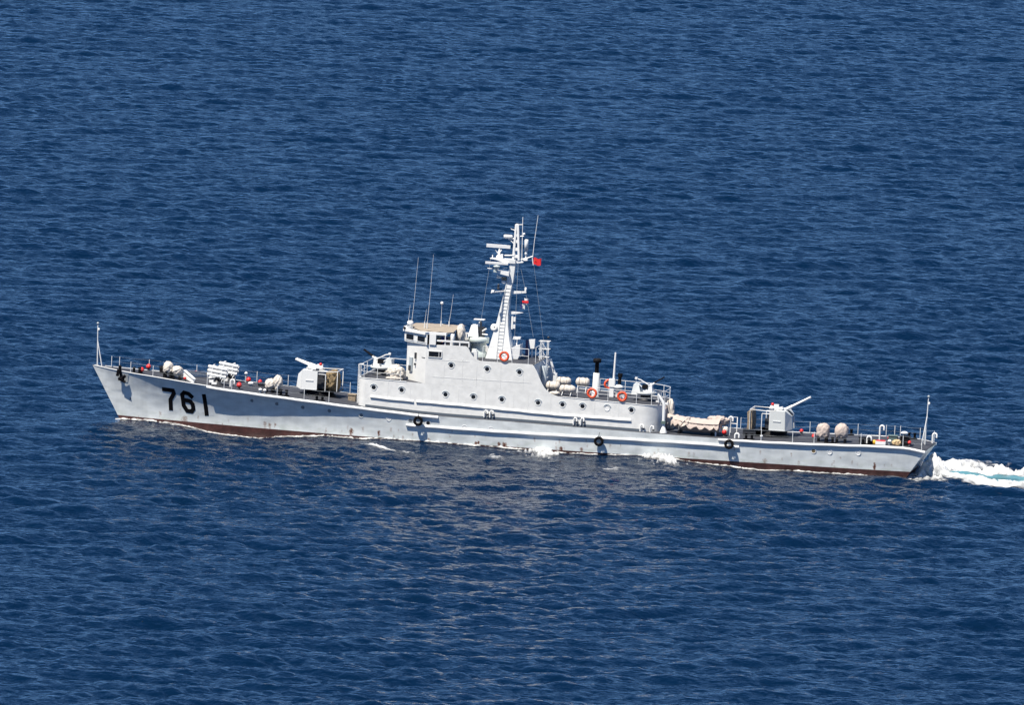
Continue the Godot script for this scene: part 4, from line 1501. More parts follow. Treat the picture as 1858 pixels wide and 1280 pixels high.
		h.lathe(V(b[0], y + b[3], b[1]), Vector3.UP, [Vector2(b[2] * 0.5, 0), Vector2(b[2], 0.0), Vector2(b[2], 0.06), Vector2(b[2] * 0.6, 0.13), Vector2(0, 0.16)], 14)
		obj("vent_cap", h, M.white, v)
	for b in [[55.37, 2.5, 0.55, 1], [55.87, 0.0, 1.05, 1], [44.75, 2.3, 0.62, 1], [45.42, 0.9, 1.25, 1], [46.2, 2.8, 0.35, 1], [10.25, 1.6, 0.55, 1], [59.3, -1.9, 0.7, 1]]:
		var v := Geo.new()
		var y: float = sheer(b[0])
		var pts := [V(b[0], y, b[1]), V(b[0], y + b[2] - 0.14, b[1])]
		for i in 7:
			var a := PI * (i + 1) / 7.0
			pts.append(V(b[0] + 0.14 - 0.14 * cos(a), y + b[2] - 0.14 + 0.14 * sin(a), b[1]))
		pts.append(V(b[0] + 0.28, y + b[2] - 0.3, b[1]))
		v.tube(pts, 0.065, 8)
		obj("gooseneck_vent", v, M.white, ship)
	# dark hatches and lockers
	for b in [[9.3, -2.0, 0.9, 0.35, 0.7, "dark"], [12.5, -0.6, 1.3, 0.25, 0.9, "dark"], [18.8, 0.9, 0.5, 0.42, 0.5, "tan"], [5.0, -0.7, 0.6, 0.45, 0.5, "black"], [46.9, 0.6, 0.9, 0.4, 0.9, "dark"], [54.95, 1.6, 0.5, 0.34, 0.6, "dark"], [55.9, 2.1, 0.9, 0.12, 0.5, "black"], [57.9, 1.7, 0.65, 0.55, 0.6, "black"], [57.0, 1.4, 0.6, 0.5, 0.5, "teal_dark"]]:
		var g := Geo.new()
		var y: float = sheer(b[0]) + 0.04
		g.box(V(b[0], y + b[3] * 0.5, b[1]), V(b[2], b[3], b[4]))
		g.box(V(b[0], y + b[3] + 0.025, b[1]), V(b[2] + 0.08, 0.05, b[4] + 0.08))
		obj("deck_locker", g, M[b[5]], ship)
	# thin exhaust with a black head, aerial pole and its box, small pipes
	var fn := part("exhaust_pipe")
	var f := Geo.new()
	f.lathe(V(35.88, 3.98, 0.5), V(0.015, 1, 0), [Vector2(0.3, 0), Vector2(0.24, 0.06), Vector2(0.22, 1.65), Vector2(0.14, 1.66)], 16)
	obj("lower_pipe", f, M.gun_grey, fn)
	var fb := Geo.new()
	fb.lathe(V(35.92, 5.62, 0.5), Vector3.UP, [Vector2(0.15, 0), Vector2(0.14, 0.7), Vector2(0.28, 0.74), Vector2(0.29, 1.0), Vector2(0.2, 1.02), Vector2(0.18, 0.9)], 16)
	obj("black_head", fb, M.black, fn)
	var pa := part("aerial_pole")
	var p := Geo.new()
	p.tube([V(37.05, 4.9), V(37.1, 7.08)], [0.085, 0.06], 10)
	obj("pole", p, M.white, pa)
	var pb := Geo.new()
	pb.box(V(36.95, 4.95), V(0.42, 0.55, 0.4))
	pb.box(V(36.95, 4.35), V(0.3, 0.75, 0.3))
	obj("pole_box", pb, M.white, pa)
	var pd := Geo.new()
	pd.lathe(V(37.42, 4.6, 0), Vector3.UP, [Vector2(0.2, -0.6), Vector2(0.2, 0), Vector2(0.33, 0.02), Vector2(0.3, 0.16), Vector2(0.12, 0.24), Vector2(0, 0.25)], 14)
	obj("dome_vent", pd, M.white, ship)
	var pp := Geo.new()
	pp.tube([V(37.4, 4.85, -0.4), V(37.42, 5.35, -0.4)], 0.12, 10)
	pp.tube([V(37.42, 5.35, -0.4), V(37.44, 5.6, -0.4)], 0.17, 10)
	obj("stub_exhaust", pp, M.black, ship)
	# lattice of lamps, trunk and boom abaft the mast
	var lt := part("lamp_frame")
	var l := Geo.new()
	for x in [31.75, 32.22]:
		for z in [-0.8, -0.3]:
			l.tube([V(x, 4.3, z), V(x, 7.5, z)], 0.03, 6)
	for y in [5.0, 5.7, 6.4, 6.95, 7.5]:
		l.tube([V(31.6, y, -0.3), V(32.36, y, -0.3)], 0.025, 6)
		l.tube([V(31.6, y, -0.8), V(32.36, y, -0.8)], 0.025, 6)
		l.tube([V(31.75, y, -0.3), V(32.22, y - 0.6, -0.3)], 0.02, 6)
	obj("frame", l, M.light, lt)
	var lm := Geo.new()
	lm.ball(V(32.23, 7.78, -0.5), Vector3.ONE * 0.09, 10, 6)
	obj("lamp", lm, M.dark, lt)
	var tr := Geo.new()
	tr.lathe(V(32.18, 4.2, 0.3), Vector3.UP, [Vector2(0.22, 0), Vector2(0.22, 1.6), Vector2(0.16, 1.66), Vector2(0, 1.66)], 12)
	obj("vent_trunk", tr, M.grey, ship)
	var bm := Geo.new()
	bm.bar(V(32.38, 6.2, -1), V(32.72, 5.2, -1), 0.14, 0.12)
	bm.box(V(32.74, 4.8, -1), V(0.28, 0.9, 0.28))
	obj("boat_boom", bm, M.light, ship)
	var bx := Geo.new()
	bx.hexa([V(30.85, 6.8, -1.6), V(31.14, 6.85, -1.6), V(30.72, 7.45, -1.6), V(31.14, 7.5, -1.6), V(30.85, 6.8, -1.3), V(31.14, 6.85, -1.3), V(30.72, 7.45, -1.3), V(31.14, 7.5, -1.3)])
	bx.tube([V(30.95, 6.2, -1.45), V(30.95, 6.85, -1.45)], 0.05, 6)
	obj("instrument_box", bx, M.white, ship)
	var pk := Geo.new()
	pk.tube([V(30.57, 6.2, -1.5), V(30.56, 7.4, -1.5)], 0.11, 8)
	obj("flag_locker", pk, M.blue_brown, ship)
	# boat davit at the after end of the house
	var dv := part("boat_davit")
	var dg := Geo.new()
	dg.tube([V(41.17, 2.05, 2.75), V(41.15, 2.9, 2.75), V(41.12, 4.0, 2.75), V(41.0, 4.22, 2.75), V(40.66, 4.70, 2.75)], [0.12, 0.11, 0.11, 0.11, 0.08], 10)
	obj("davit_arm", dg, M.white, dv)
	var df := Geo.new()
	df.lathe(V(41.17, 2.02, 2.75), Vector3.UP, [Vector2(0.26, 0), Vector2(0.24, 0.08), Vector2(0.12, 0.42)], 12)
	obj("davit_foot", df, M.white, dv)
	var dw := Geo.new()
	dw.box(V(41.15, 2.75, 2.78), V(0.3, 0.2, 0.3))
	obj("davit_winch", dw, M.teal_dark, dv)
	var dt := Geo.new()
	dt.tube([V(40.66, 4.68, 2.75), V(40.75, 4.1, 2.75)], 0.05, 6)
	dt.box(V(40.68, 4.15, 2.5), V(0.34, 0.1, 0.1))
	dt.box(V(41.3, 4.05, 2.7), V(0.2, 0.14, 0.14))
	obj("davit_tackle", dt, M.white, dv)
	# pipe frame near the boat
	var pf := Geo.new()
	pf.tube([V(45.43, 2.0, 0), V(45.43, 3.12, 0), V(45.86, 3.12, 0), V(45.86, 2.0, 0)], 0.035, 6)
	pf.tube([V(45.43, 2.66, 0), V(45.86, 2.66, 0)], 0.03, 6)
	obj("pipe_frame", pf, M.white, ship)

func rails(called: String, pts: Array, h: float):
	var r := part(called)
	for p in pts:
		var g := Geo.new()
		g.tube([p - V(0, 0.05, 0), p + V(0, h, 0)], 0.023, 6)
		obj("stanchion", g, M.light, r)
	for k in [1.0, 0.52]:
		var q := []
		for p in pts:
			q.append(p + V(0, h * k, 0))
		var g := Geo.new()
		g.tube(q, 0.020 if k == 1.0 else 0.015, 6)
		obj("rail_pipe", g, M.light, r)

# ---------------------------------------------------------------- loose things aboard
func make_things():
	# life rings
	var lr := thing("life_ring", "orange life ring on the upper rail below the mast", "life ring", V(29.8, 6.64, 2.98), 0, "life rings hung on the rails")
	var g := Geo.new()
	g.torus(Vector3.ZERO, Vector3.BACK, 0.285, 0.085, 28, 10)
	obj("ring", g, M.orange, lr)
	for k in 4:
		var a := PI / 4 + PI / 2 * k
		var b := Geo.new()
		b.torus(Vector3.ZERO, Vector3.BACK, 0.285, 0.089, 4, 10, a - 0.10, a + 0.10)
		obj("band", b, M.orange_pale, lr)
	var rp := Geo.new()
	rp.tube([V(-0.14, 0.02, 0), V(-0.02, 0.14, 0.02), V(0.06, 0.02, 0), V(0.16, -0.1, 0)], 0.035, 6)
	rp.box(V(0.02, -0.05, -0.02), V(0.16, 0.2, 0.06))
	obj("float_light", rp, M.white, lr)
	copy_of(lr, "life_ring", "orange life ring on the lower rail right in front of the black-topped exhaust pipe", V(36.08, 4.47, 2.98), Basis(Vector3.BACK, 0.5))
	copy_of(lr, "life_ring", "orange life ring on the lower rail below the aft light gun, rightmost of the rings", V(38.21, 4.38, 2.98), Basis(Vector3.BACK, 1.1))
	copy_of(lr, "life_ring", "orange life ring half hidden behind the white box of the aerial pole", V(36.55, 4.72, -1.0), Basis(Vector3.UP, 0.5))
	# tyre fenders on ropes
	var ty := thing("tyre_fender", "black tyre fender hanging from the end of the upper rub rail", "tyre fender", V(24.09, 1.83, hull_z(24.09, 1.83) + 0.30), 0, "tyre fenders along the side")
	g = Geo.new()
	g.torus(Vector3.ZERO, V(0, 0.12, 1), 0.25, 0.095, 28, 12)
	obj("tyre", g, M.rubber, ty)
	var ro := Geo.new()
	ro.tube([V(-0.02, 0.22, 0), V(0.0, 0.60, -0.12)], 0.02, 6)
	ro.torus(V(-0.02, 0.25, 0), V(1, 0, 0), 0.12, 0.02, 10, 5)
	obj("rope", ro, M.dark, ty)
	copy_of(ty, "tyre_fender", "black tyre fender low on the middle rub rail, below the black-topped exhaust pipe", V(36.85, 1.25, hull_z(36.85, 1.25) + 0.28))
	copy_of(ty, "tyre_fender", "black tyre fender where the two after rub rails overlap, below the covered boat's end", V(45.95, 1.64, hull_z(45.95, 1.64) + 0.32))
	# life rafts under white covers on racks
	var rafts := [
		["white covered life raft canister, leftmost of the group behind the mast", V(32.95, 4.26, 0.8), 1.05, 0.62],
		["white covered life raft canister lying highest and farthest in the group behind the mast", V(33.37, 4.44, -1.0), 1.1, 0.58],
		["white covered life raft canister nearest the port edge of the house top", V(34.15, 4.24, 1.8), 1.18, 0.56],
		["white covered life raft canister standing alone just left of the black-topped exhaust pipe", V(34.8, 4.50, -0.5), 1.04, 0.62]]
	for r in rafts:
		var t := thing("life_raft", r[0], "life raft", r[1] - V(0, r[1].y - house_top(r[1].x), 0), 0, "covered life rafts on the house top")
		var lift: float = r[1].y - house_top(r[1].x)
		var c := Geo.new()
		var L: float = r[2]
		var R: float = r[3] * 0.5
		var prof := []
		for i in 15:
			var u := i / 14.0
			prof.append(Vector2(R * pow(1.0 - pow(absf(u * 2 - 1), 5.0), 0.5) * (1.0 + 0.07 * sin(u * 22.0 + L * 9.0)), L * (u - 0.5)))
		c.lathe(V(0, lift + R, 0), Vector3.RIGHT, prof, 16)
		obj("canister", c, M.canvas, t)
		var k := Geo.new()
		for x in [-0.3, 0.3]:
			k.tube([V(x - 0.05, 0, 0.28), V(x, lift + 0.1, 0.2), V(x, lift + 0.02, -0.2), V(x - 0.05, 0, -0.28)], 0.03, 6)
		obj("rack", k, M.light, t)
		var st := Geo.new()
		for x in [-0.22, 0.24]:
			st.torus(V(x, lift + R, 0), Vector3.RIGHT, R * 1.03, 0.018, 18, 5)
		obj("strap", st, M.beige, t)
	var heap := func(called: String, label: String, cat: String, at: Vector3, s: Vector3, m: Material, sd: int, pw := 2.6, legs := false, grp := "", fold := 0.1):
		var t := thing(called, label, cat, at, 0, grp)
		var c := Geo.new()
		var up := 0.22 if legs else 0.0
		cover(c, V(0, up, 0), s - V(0, up, 0), sd, pw, fold)
		obj("cover", c, m, t)
		if legs:
			for x in [-0.3, 0.3]:
				var l := Geo.new()
				l.box(V(x * s.x, 0.14, 0.2), V(0.12, 0.3, s.z * 0.6))
				obj("leg", l, M.black, t)
		return t
	heap.call("folded_cover", "low white folded cover lying on the house top by the after screen", "canvas cover", V(33.3, house_top(33.3), 2.0), V(0.75, 0.22, 0.5), M.canvas, 4)
	# winches, reels and heaps under canvas
	heap.call("covered_winch", "tall cream canvas cover over a winch on the bow, left one of the pair", "covered winch", V(5.68, 3.42, 1.1), V(0.72, 1.12, 0.85), M.canvas, 1, 2.4, true, "covered gear on the foredeck", 0.13)
	heap.call("covered_winch", "lower cream canvas cover just ahead of the white breakwater, right one of the pair", "covered winch", V(6.32, 3.38, 1.15), V(0.82, 0.90, 0.85), M.canvas, 2, 2.3, true, "covered gear on the foredeck", 0.13)
	heap.call("covered_reel", "white canvas covered reel on the foredeck between rocket launchers and forward gun, left bulge", "covered reel", V(13.1, 2.93, 1.7), V(0.7, 0.95, 0.8), M.canvas, 5, 2.4, true, "covered gear on the foredeck", 0.12)
	heap.call("covered_reel", "white canvas covered reel on the foredeck, taller right bulge next to the forward gun", "covered reel", V(13.6, 2.91, 1.6), V(0.72, 1.22, 0.8), M.canvas, 7, 2.4, true, "covered gear on the foredeck", 0.12)
	heap.call("canvas_heap", "crumpled cream canvas heap at the foot of the bridge front", "canvas cover", V(22.0, 4.46, 1.9), V(1.35, 1.0, 1.1), M.canvas, 8, 2.0, false, "", 0.24)
	heap.call("canvas_roll", "thin cream canvas roll lying in front of the crumpled canvas heap", "canvas cover", V(22.0, 4.46, 2.5), V(1.2, 0.2, 0.3), M.canvas, 9)
	heap.call("covered_reel", "boxy beige canvas covered reel on the quarterdeck, left one of two", "covered reel", V(52.15, 2.06, 1.7), V(0.86, 1.22, 0.9), M.beige_light, 10, 3.4, true, "beige covered reels on the quarterdeck", 0.09)
	heap.call("covered_reel", "rounded beige canvas covered reel on the quarterdeck, right one of two", "covered reel", V(53.5, 2.09, 2.0), V(0.96, 1.32, 0.9), M.beige_light, 11, 2.2, true, "beige covered reels on the quarterdeck", 0.09)
	heap.call("canvas_bundle", "tall white canvas bundle standing upright left of the covered boat", "canvas cover", V(41.2, 2.02, 0.5), V(0.62, 2.08, 0.6), M.canvas, 12, 3.6, false, "", 0.12)
	heap.call("canvas_screen", "beige canvas screen hanging behind the boat davit", "canvas cover", V(40.98, 2.6, 1.4), V(0.30, 1.2, 0.9), M.beige_light, 13, 3.4, false, "", 0.12)
	heap.call("canvas_bundle", "beige canvas bundle lying over the right end of the covered boat", "canvas cover", V(44.75, 2.62, 1.2), V(1.5, 0.68, 0.8), M.beige_light, 14, 2.0, false, "", 0.26)
	heap.call("sack", "pale sack on the deck beside the right end of the covered boat", "sack", V(45.35, 2.0, 1.7), V(0.4, 0.62, 0.4), M.canvas, 15, 2.2)
	heap.call("rope_pile", "tan rope pile on the quarterdeck beside a black locker", "rope", V(57.4, 2.14, 2.2), V(0.62, 0.42, 0.5), M.rope, 16, 2.4, false, "", 0.2)
	heap.call("yellow_bundle", "small yellow bundle beside the white gooseneck vent on the quarterdeck", "bundle", V(55.85, 2.14, 2.3), V(0.3, 0.3, 0.3), M.yellow, 17)
	# red and white hose box on the quarterdeck
	var hx := thing("hose_crate", "red and white hose crate on the quarterdeck beside the yellow bundle", "crate", V(56.3, 2.12, 2.3))
	g = Geo.new()
	g.box(V(0, 0.14, 0), V(0.7, 0.26, 0.4))
	obj("crate", g, M.white, hx)
	g = Geo.new()
	g.box(V(0, 0.29, 0), V(0.62, 0.08, 0.34))
	obj("hose", g, M.red, hx)
	make_boat()
	make_flags()
	make_person()

func make_boat():
	var b := thing("covered_boat", "small boat under a laced beige canvas cover on the after deck", "boat", V(41.3, 1.98, 1.9))
	# cross-sections along the boat: x, keel height, gunwale height, half width
	var sec := [[0.0, 0.86, 0.98, 0.03], [0.25, 0.62, 1.0, 0.28], [0.6, 0.36, 0.98, 0.52], [1.1, 0.2, 0.92, 0.72], [1.8, 0.14, 0.86, 0.84], [2.6, 0.13, 0.83, 0.86], [3.3, 0.15, 0.83, 0.82], [3.72, 0.18, 0.85, 0.76]]
	var g := Geo.new()
	g.group(1)
	var top := Geo.new()
	top.group(1)
	var fine_sec := []
	for i in sec.size() - 1:
		for k in 4:
			var e := []
			for c in 4:
				e.append(lerpf(sec[i][c], sec[i + 1][c], k / 4.0))
			fine_sec.append(e)
	fine_sec.append(sec[-1])
	sec = fine_sec
	for i in sec.size() - 1:
		for s in [1, -1]:
			for j in 6:
				var at := func(k: int, t: float) -> Vector3:
					var e: Array = sec[k]
					return V(e[0], lerpf(e[1], e[2], pow(t, 1.6)), e[3] * pow(t, 0.55) * s)
				var q := [at.call(i, j / 6.0), at.call(i + 1, j / 6.0), at.call(i + 1, (j + 1) / 6.0), at.call(i, (j + 1) / 6.0)]
				if s > 0:
					g.quad(q[0], q[1], q[2], q[3])
				else:
					g.quad(q[3], q[2], q[1], q[0])
		for j in 14:
			var at2 := func(k: int, j2: int) -> Vector3:
				var e: Array = sec[k]
				var u := j2 / 14.0 * 2 - 1
				var drop := 0.0
				if absf(u) > 0.85:
					drop = 0.34 + 0.10 * sin(k * 1.7)
				return V(e[0] - 0.03, e[2] + 0.02 - drop + 0.24 * (1 - absf(u)) + 0.03 * sin(e[0] * 9.0 + j2) + 0.10 * noise.get_noise_2d(e[0] * 30.0, j2 * 9.0), (e[3] + 0.05) * clampf(u * 1.15, -1, 1))
			top.quad(at2.call(i, j), at2.call(i, j + 1), at2.call(i + 1, j + 1), at2.call(i + 1, j))
	for j in 6:                                                          # transom
		var e: Array = sec[-1]
		var a := V(e[0], lerpf(e[1], e[2], pow(j / 6.0, 1.6)), e[3] * pow(j / 6.0, 0.55))
		var c := V(e[0], lerpf(e[1], e[2], pow((j + 1) / 6.0, 1.6)), e[3] * pow((j + 1) / 6.0, 0.55))
		g.quad(V(a.x, a.y, a.z), V(a.x, a.y, -a.z), V(c.x, c.y, -c.z), V(c.x, c.y, c.z))
	obj("boat_hull", g, M.beige_dark, b)
	obj("boat_cover", top, M.beige_light, b)
	var rope := Geo.new()
	rope.tube([V(1.45, 1.12, 0.1), V(1.3, 1.0, 0.70), V(0.95, 0.62, 0.80), V(0.9, 0.34, 0.58)], 0.03, 6)
	rope.tube([V(1.45, 1.14, 0.1), V(1.55, 0.95, 0.84), V(1.35, 0.66, 0.88), V(1.0, 0.5, 0.72)], 0.025, 6)
	rope.box(V(1.45, 1.12, 0.2), V(0.25, 0.14, 0.3))
	obj("lashing", rope, M.canvas, b)
	for x in [0.9, 3.2]:
		var k := Geo.new()
		k.box(V(x, 0.12, 0), V(0.14, 0.24, 1.3))
		obj("cradle", k, M.black, b)

func cloth(w: float, h: float, amp: float, sd: float) -> Geo:          # hoist at x = 0, flies to +x
	var g := Geo.new()
	g.group(1)
	var at := func(i: int, j: int) -> Vector3:
		var u := i / 12.0
		var v := j / 8.0
		return V(u * w * 0.96, h * (v - 0.5) - 0.10 * h * u * u + amp * 0.4 * sin(u * 7.0 + sd), amp * u * sin(u * 8.0 + v * 1.5 + sd))
	for i in 12:
		for j in 8:
			g.quad(at.call(i, j), at.call(i + 1, j), at.call(i + 1, j + 1), at.call(i, j + 1))
	return g

func make_flags():
	var f := thing("red_flag", "red flag flying from the short white gaff behind the mast", "flag", V(31.02, 13.08, 0))
	obj("cloth", cloth(0.56, 0.48, 0.10, 0.6), M.flag, f)
	var st := Geo.new()
	for k in 5:
		var a := PI / 2 + TAU * k / 5
		var c := V(0.12, 0.08, 0.035)
		st.tri(c + V(cos(a), sin(a), 0) * 0.085, c + V(cos(a + PI * 0.75), sin(a + PI * 0.75), 0) * 0.034, c + V(cos(a - PI * 0.75), sin(a - PI * 0.75), 0) * 0.034)
	obj("star", st, M.star, f)
	var pl := Geo.new()
	pl.tube([V(-0.10, 0.26, 0), V(0.0, -0.27, 0)], 0.035, 6)
	obj("gaff", pl, M.white, f)
	var s := thing("signal_flag", "white signal flag with a red cross band on the signal halyard", "flag", V(30.5, 10.25, 0), 0.0, "flags on the signal halyard")
	obj("cloth", cloth(0.26, 0.44, 0.06, 2.0), M.white, s)
	var r := Geo.new()
	r.hexa([V(-0.14, -0.10, 0.05), V(0.30, -0.12, 0.05), V(-0.14, 0.04, 0.05), V(0.30, 0.06, 0.05), V(-0.14, -0.10, 0.07), V(0.30, -0.12, 0.07), V(-0.14, 0.04, 0.07), V(0.30, 0.06, 0.07)])
	obj("red_band", r, M.flag, s)
	var t := thing("signal_flag", "white and dark blue signal flag hanging below the red and white one", "flag", V(30.36, 9.9, 0), 0.0, "flags on the signal halyard")
	obj("cloth", cloth(0.20, 0.34, 0.05, 4.0), M.white, t)
	var u := Geo.new()
	u.box(V(-0.05, -0.02, 0.05), V(0.12, 0.3, 0.02))
	obj("blue_band", u, M.navy, t)

# a body as one surface: smooth union of tapered limbs, meshed with surface nets
func make_person():
	var p := thing("person", "person in dark blue overalls standing at the open bridge under the canopy", "person", V(25.38, 6.18, 2.25), -1.2)
	# joint a, joint b, radius a, radius b, material (0 cloth, 1 skin)
	var bones := [
		[V(0.02, 0.06, 0.10), V(0, 0.48, 0.10), 0.05, 0.065], [V(0, 0.48, 0.10), V(0, 0.90, 0.09), 0.07, 0.09], [V(0.02, 0.06, -0.10), V(0, 0.48, -0.10), 0.05, 0.065], [V(0, 0.48, -0.10), V(0, 0.90, -0.09), 0.07, 0.09],
		[V(0.02, 0.04, 0.10), V(0.15, 0.03, 0.12), 0.045, 0.035], [V(0.02, 0.04, -0.10), V(0.15, 0.03, -0.12), 0.045, 0.035],
		[V(0, 0.92, 0), V(0, 1.14, 0), 0.135, 0.125], [V(0, 1.14, 0), V(0.01, 1.38, 0), 0.13, 0.12], [V(0.0, 1.38, 0.14), V(0.0, 1.38, -0.14), 0.075, 0.075],
		[V(0, 1.37, 0.18), V(0.10, 1.12, 0.24), 0.052, 0.044], [V(0.10, 1.12, 0.24), V(0.33, 1.17, 0.20), 0.042, 0.034], [V(0, 1.37, -0.18), V(0.10, 1.12, -0.24), 0.052, 0.044], [V(0.10, 1.12, -0.24), V(0.33, 1.17, -0.20), 0.042, 0.034]]
	var body := Geo.new()
	nets(body, bones, V(-0.25, -0.02, -0.36), V(0.45, 1.5, 0.36), 0.028, 0.05)
	obj("overalls", body, M.navy, p)
	var head := [[V(0.01, 1.40, 0), V(0.02, 1.50, 0), 0.052, 0.05], [V(0.01, 1.60, 0), V(0.015, 1.66, 0), 0.085, 0.092], [V(0.055, 1.545, 0), V(0.05, 1.6, 0), 0.05, 0.06], [V(0.1, 1.585, 0), V(0.115, 1.565, 0), 0.012, 0.016], [V(0.0, 1.6, 0.088), V(0.0, 1.57, 0.085), 0.02, 0.014], [V(0.0, 1.6, -0.088), V(0.0, 1.57, -0.085), 0.02, 0.014]]
	for s in [1, -1]:
		var w := V(0.33, 1.17, 0.20 * s)
		head.append([w, w + V(0.08, 0.0, -0.01 * s), 0.03, 0.034])
		for k in 4:
			head.append([w + V(0.08, 0, (0.028 - k * 0.019) * s), w + V(0.15 - absf(k - 1.4) * 0.012, -0.02, (0.03 - k * 0.021) * s), 0.010, 0.008])
		head.append([w + V(0.03, 0.01, -0.03 * s), w + V(0.09, 0.02, -0.06 * s), 0.011, 0.009])
	var hd := Geo.new()
	nets(hd, head.slice(0, 6), V(-0.13, 1.36, -0.13), V(0.17, 1.79, 0.13), 0.010, 0.02)
	for s in [1, -1]:
		nets(hd, head.slice(6 if s > 0 else 12, 12 if s > 0 else 18), V(0.27, 1.09, 0.2 * s - 0.09), V(0.53, 1.24, 0.2 * s + 0.09), 0.007, 0.008)
	obj("head_and_hands", hd, M.skin, p)
	var hair := Geo.new()
	nets(hair, [[V(-0.02, 1.67, 0), V(0.0, 1.685, 0), 0.096, 0.096], [V(-0.05, 1.60, 0), V(-0.04, 1.66, 0), 0.07, 0.08]], V(-0.16, 1.5, -0.14), V(0.14, 1.82, 0.14), 0.012, 0.02)
	obj("hair", hair, M.black, p)
	for s in [1, -1]:
		var e := Geo.new()
		e.ball(V(0.092, 1.625, 0.034 * s), Vector3.ONE * 0.013, 8, 6)
		obj("eye", e, M.black, p)

func nets(g: Geo, bones: Array, lo: Vector3, hi: Vector3, cell: float, k: float):
	var nx := int((hi.x - lo.x) / cell) + 2
	var ny := int((hi.y - lo.y) / cell) + 2
	var nz := int((hi.z - lo.z) / cell) + 2
	var f := PackedFloat32Array()
	f.resize(nx * ny * nz)
	for z in nz:
		for y in ny:
			for x in nx:
				var p := lo + V(x, y, z) * cell
				var d := 9.0
				for b in bones:
					var ab: Vector3 = b[1] - b[0]
					var t := clampf((p - b[0]).dot(ab) / ab.length_squared(), 0, 1)
					var e: float = (p - b[0] - ab * t).length() - lerpf(b[2], b[3], t)
					var h := maxf(k - absf(d - e), 0.0) / k
					d = minf(d, e) - h * h * k * 0.25
				f[(z * ny + y) * nx + x] = d
	var vert := {}
	var corner := [0, 1, nx, nx + 1, nx * ny, nx * ny + 1, nx * ny + nx, nx * ny + nx + 1]
	for z in nz - 1:
		for y in ny - 1:
			for x in nx - 1:
				var at := (z * ny + y) * nx + x
				var neg := 0
				for c in corner:
					if f[at + c] < 0:
						neg += 1
				if neg == 0 or neg == 8:
					continue
				var sum := Vector3.ZERO
				var cnt := 0
				for e in [[0, 1], [2, 3], [4, 5], [6, 7], [0, 2], [1, 3], [4, 6], [5, 7], [0, 4], [1, 5], [2, 6], [3, 7]]:
					var a := f[at + corner[e[0]]]
					var b := f[at + corner[e[1]]]
					if (a < 0) != (b < 0):
						var pa := V(e[0] & 1, (e[0] >> 1) & 1, e[0] >> 2)
						var pb := V(e[1] & 1, (e[1] >> 1) & 1, e[1] >> 2)
						sum += pa.lerp(pb, a / (a - b))
						cnt += 1
				vert[at] = lo + (V(x, y, z) + sum / cnt) * cell
	g.group(1)
	var step := [1, nx, nx * ny]
	for z in range(1, nz - 1):
		for y in range(1, ny - 1):
			for x in range(1, nx - 1):
				var at := (z * ny + y) * nx + x
				for ax in 3:
					var a := f[at]
					var b := f[at + step[ax]]
					if (a < 0) == (b < 0):
						continue
					var u: int = step[(ax + 1) % 3]
					var v: int = step[(ax + 2) % 3]
					if not (vert.has(at) and vert.has(at - u) and vert.has(at - v) and vert.has(at - u - v)):
						continue
					if a < 0:
						g.quad(vert[at - u - v], vert[at - v], vert[at], vert[at - u])
					else:
						g.quad(vert[at - u], vert[at], vert[at - v], vert[at - u - v])

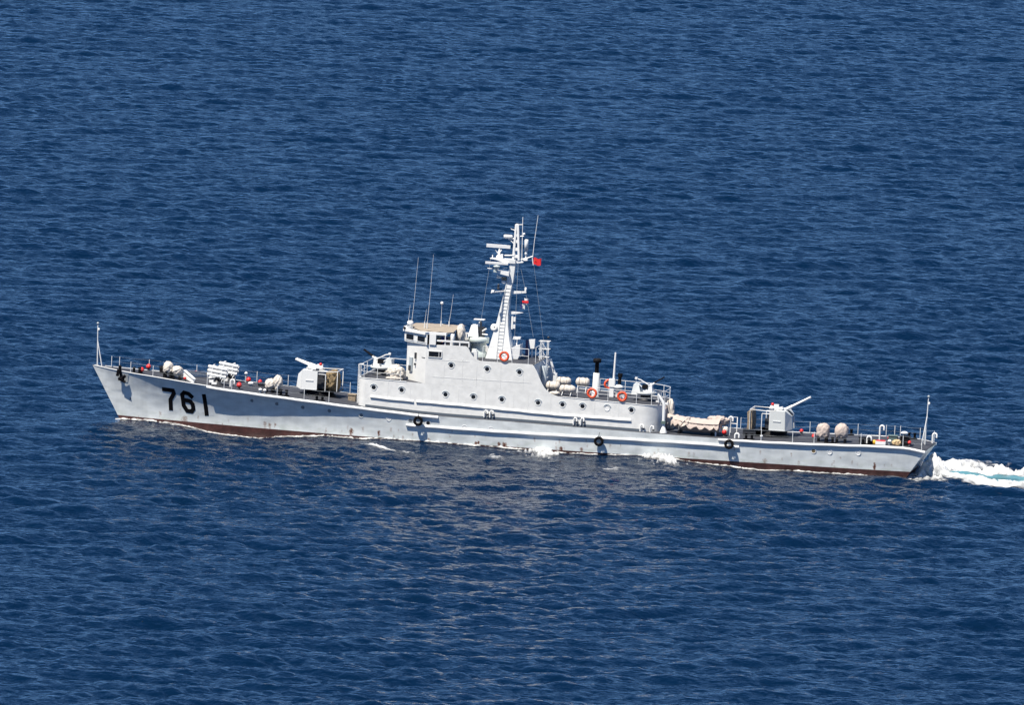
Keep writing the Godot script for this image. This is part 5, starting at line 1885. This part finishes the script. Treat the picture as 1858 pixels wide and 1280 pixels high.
# ---------------------------------------------------------------- the whole
func _ready():
	# camera, from a helicopter's height
	var cam := Camera3D.new()
	cam.name = "camera"
	var pitch := deg_to_rad(6.2)
	var roll := deg_to_rad(2.59)
	var fwd := V(0, -sin(pitch), -cos(pitch))
	var up := V(0, cos(pitch), -sin(pitch))
	var right := Vector3.RIGHT
	cam.transform = Transform3D(Basis(right * cos(roll) + up * sin(roll), up * cos(roll) - right * sin(roll), -fwd), V(0, 82, 694))
	cam.fov = rad_to_deg(2.0 * atan(640.0 / 18200.0))
	cam.near = 5.0
	cam.far = 14000.0
	add_child(cam)
	cam.current = true
	# clear sky, high sun over the camera's left shoulder
	var we := WorldEnvironment.new()
	we.name = "world"
	var env := Environment.new()
	env.background_mode = Environment.BG_SKY
	var sky := ProceduralSkyMaterial.new()
	sky.sky_top_color = lc(0.024, 0.075, 0.22)
	sky.sky_horizon_color = lc(0.138, 0.287, 0.535)
	sky.sky_curve = 0.2
	sky.ground_horizon_color = lc(0.25, 0.35, 0.5)
	sky.ground_bottom_color = lc(0.02, 0.05, 0.12)
	env.sky = Sky.new()
	env.sky.sky_material = sky
	env.tonemap_mode = Environment.TONE_MAPPER_LINEAR
	env.tonemap_exposure = 1.58
	env.sdfgi_enabled = true
	env.ssao_enabled = true
	env.ssil_enabled = true
	we.environment = env
	add_child(we)
	ship_xf = Transform3D(Basis(Vector3.UP, -deg_to_rad(YAW)), Vector3.ZERO)
	ship_xf.origin = V(-0.39, 0, 0) - ship_xf.basis * V(29.4, 0, 0)
	ship_inv = ship_xf.affine_inverse()
	var sun := DirectionalLight3D.new()
	sun.name = "sun"
	sun.light_energy = 1.6
	sun.light_color = Color(1.0, 0.965, 0.91)
	sun.light_angular_distance = 0.5
	sun.shadow_enabled = true
	sun.basis = Basis.looking_at(ship_xf.basis * -V(-0.30, 1.0, 0.46), Vector3.UP)
	add_child(sun)

	noise.seed = 7
	noise.frequency = 0.06
	noise.fractal_octaves = 3
	gust.seed = 12
	gust.frequency = 0.028
	gust.fractal_octaves = 3
	make_materials()
	M.hull_rim = mat(0.62, 0.66, 0.67, 0.5)
	M.skirt = mat(0.085, 0.11, 0.14, 0.7)
	M.gun_grey = mat(0.54, 0.57, 0.57, 0.5)
	M.star = mat(0.75, 0.16, 0.03, 0.8)
	M.seam = mat(0.66, 0.67, 0.66, 0.6)
	M.dull_glass = mat(0.20, 0.23, 0.25, 0.4)
	M.white_plate = mat(0.68, 0.70, 0.70, 0.5)
	M.tan_light = mat(0.30, 0.255, 0.20, 0.9)
	M.beige_light = mat(0.46, 0.39, 0.35, 0.9)
	M.beige_dark = mat(0.34, 0.29, 0.26, 0.9)
	M.teal_dark = mat(0.10, 0.15, 0.14, 0.6)
	M.blue_brown = mat(0.10, 0.08, 0.16, 0.7)
	M.rope = mat(0.55, 0.40, 0.22, 0.9)
	M.yellow_pale = mat(0.60, 0.52, 0.22, 0.6)
	M.orange_pale = mat(0.78, 0.16, 0.08, 0.5)
	make_waves()
	make_sea()
	make_foam()

	ship = Node3D.new()
	ship.name = "patrol_ship"
	add_child(ship)
	ship.transform = ship_xf
	tag(ship, "long light grey patrol ship with black 761 on its bow, steaming left", "ship")
	make_hull()
	make_house()
	make_mast()
	make_director()
	main_gun(V(16.25, 2.72, 0.0), -1, true)
	main_gun(V(48.35, 2.0, 0.0), 1, false)
	small_gun(V(20.55, 4.48, 0.0), -1)
	small_gun(V(39.35, 3.9, 0.0), 1)
	rocket_launcher(V(9.25, 3.14, 1.35))
	rocket_launcher(V(9.45, 3.12, -1.35))
	make_deck_gear()
	make_things()
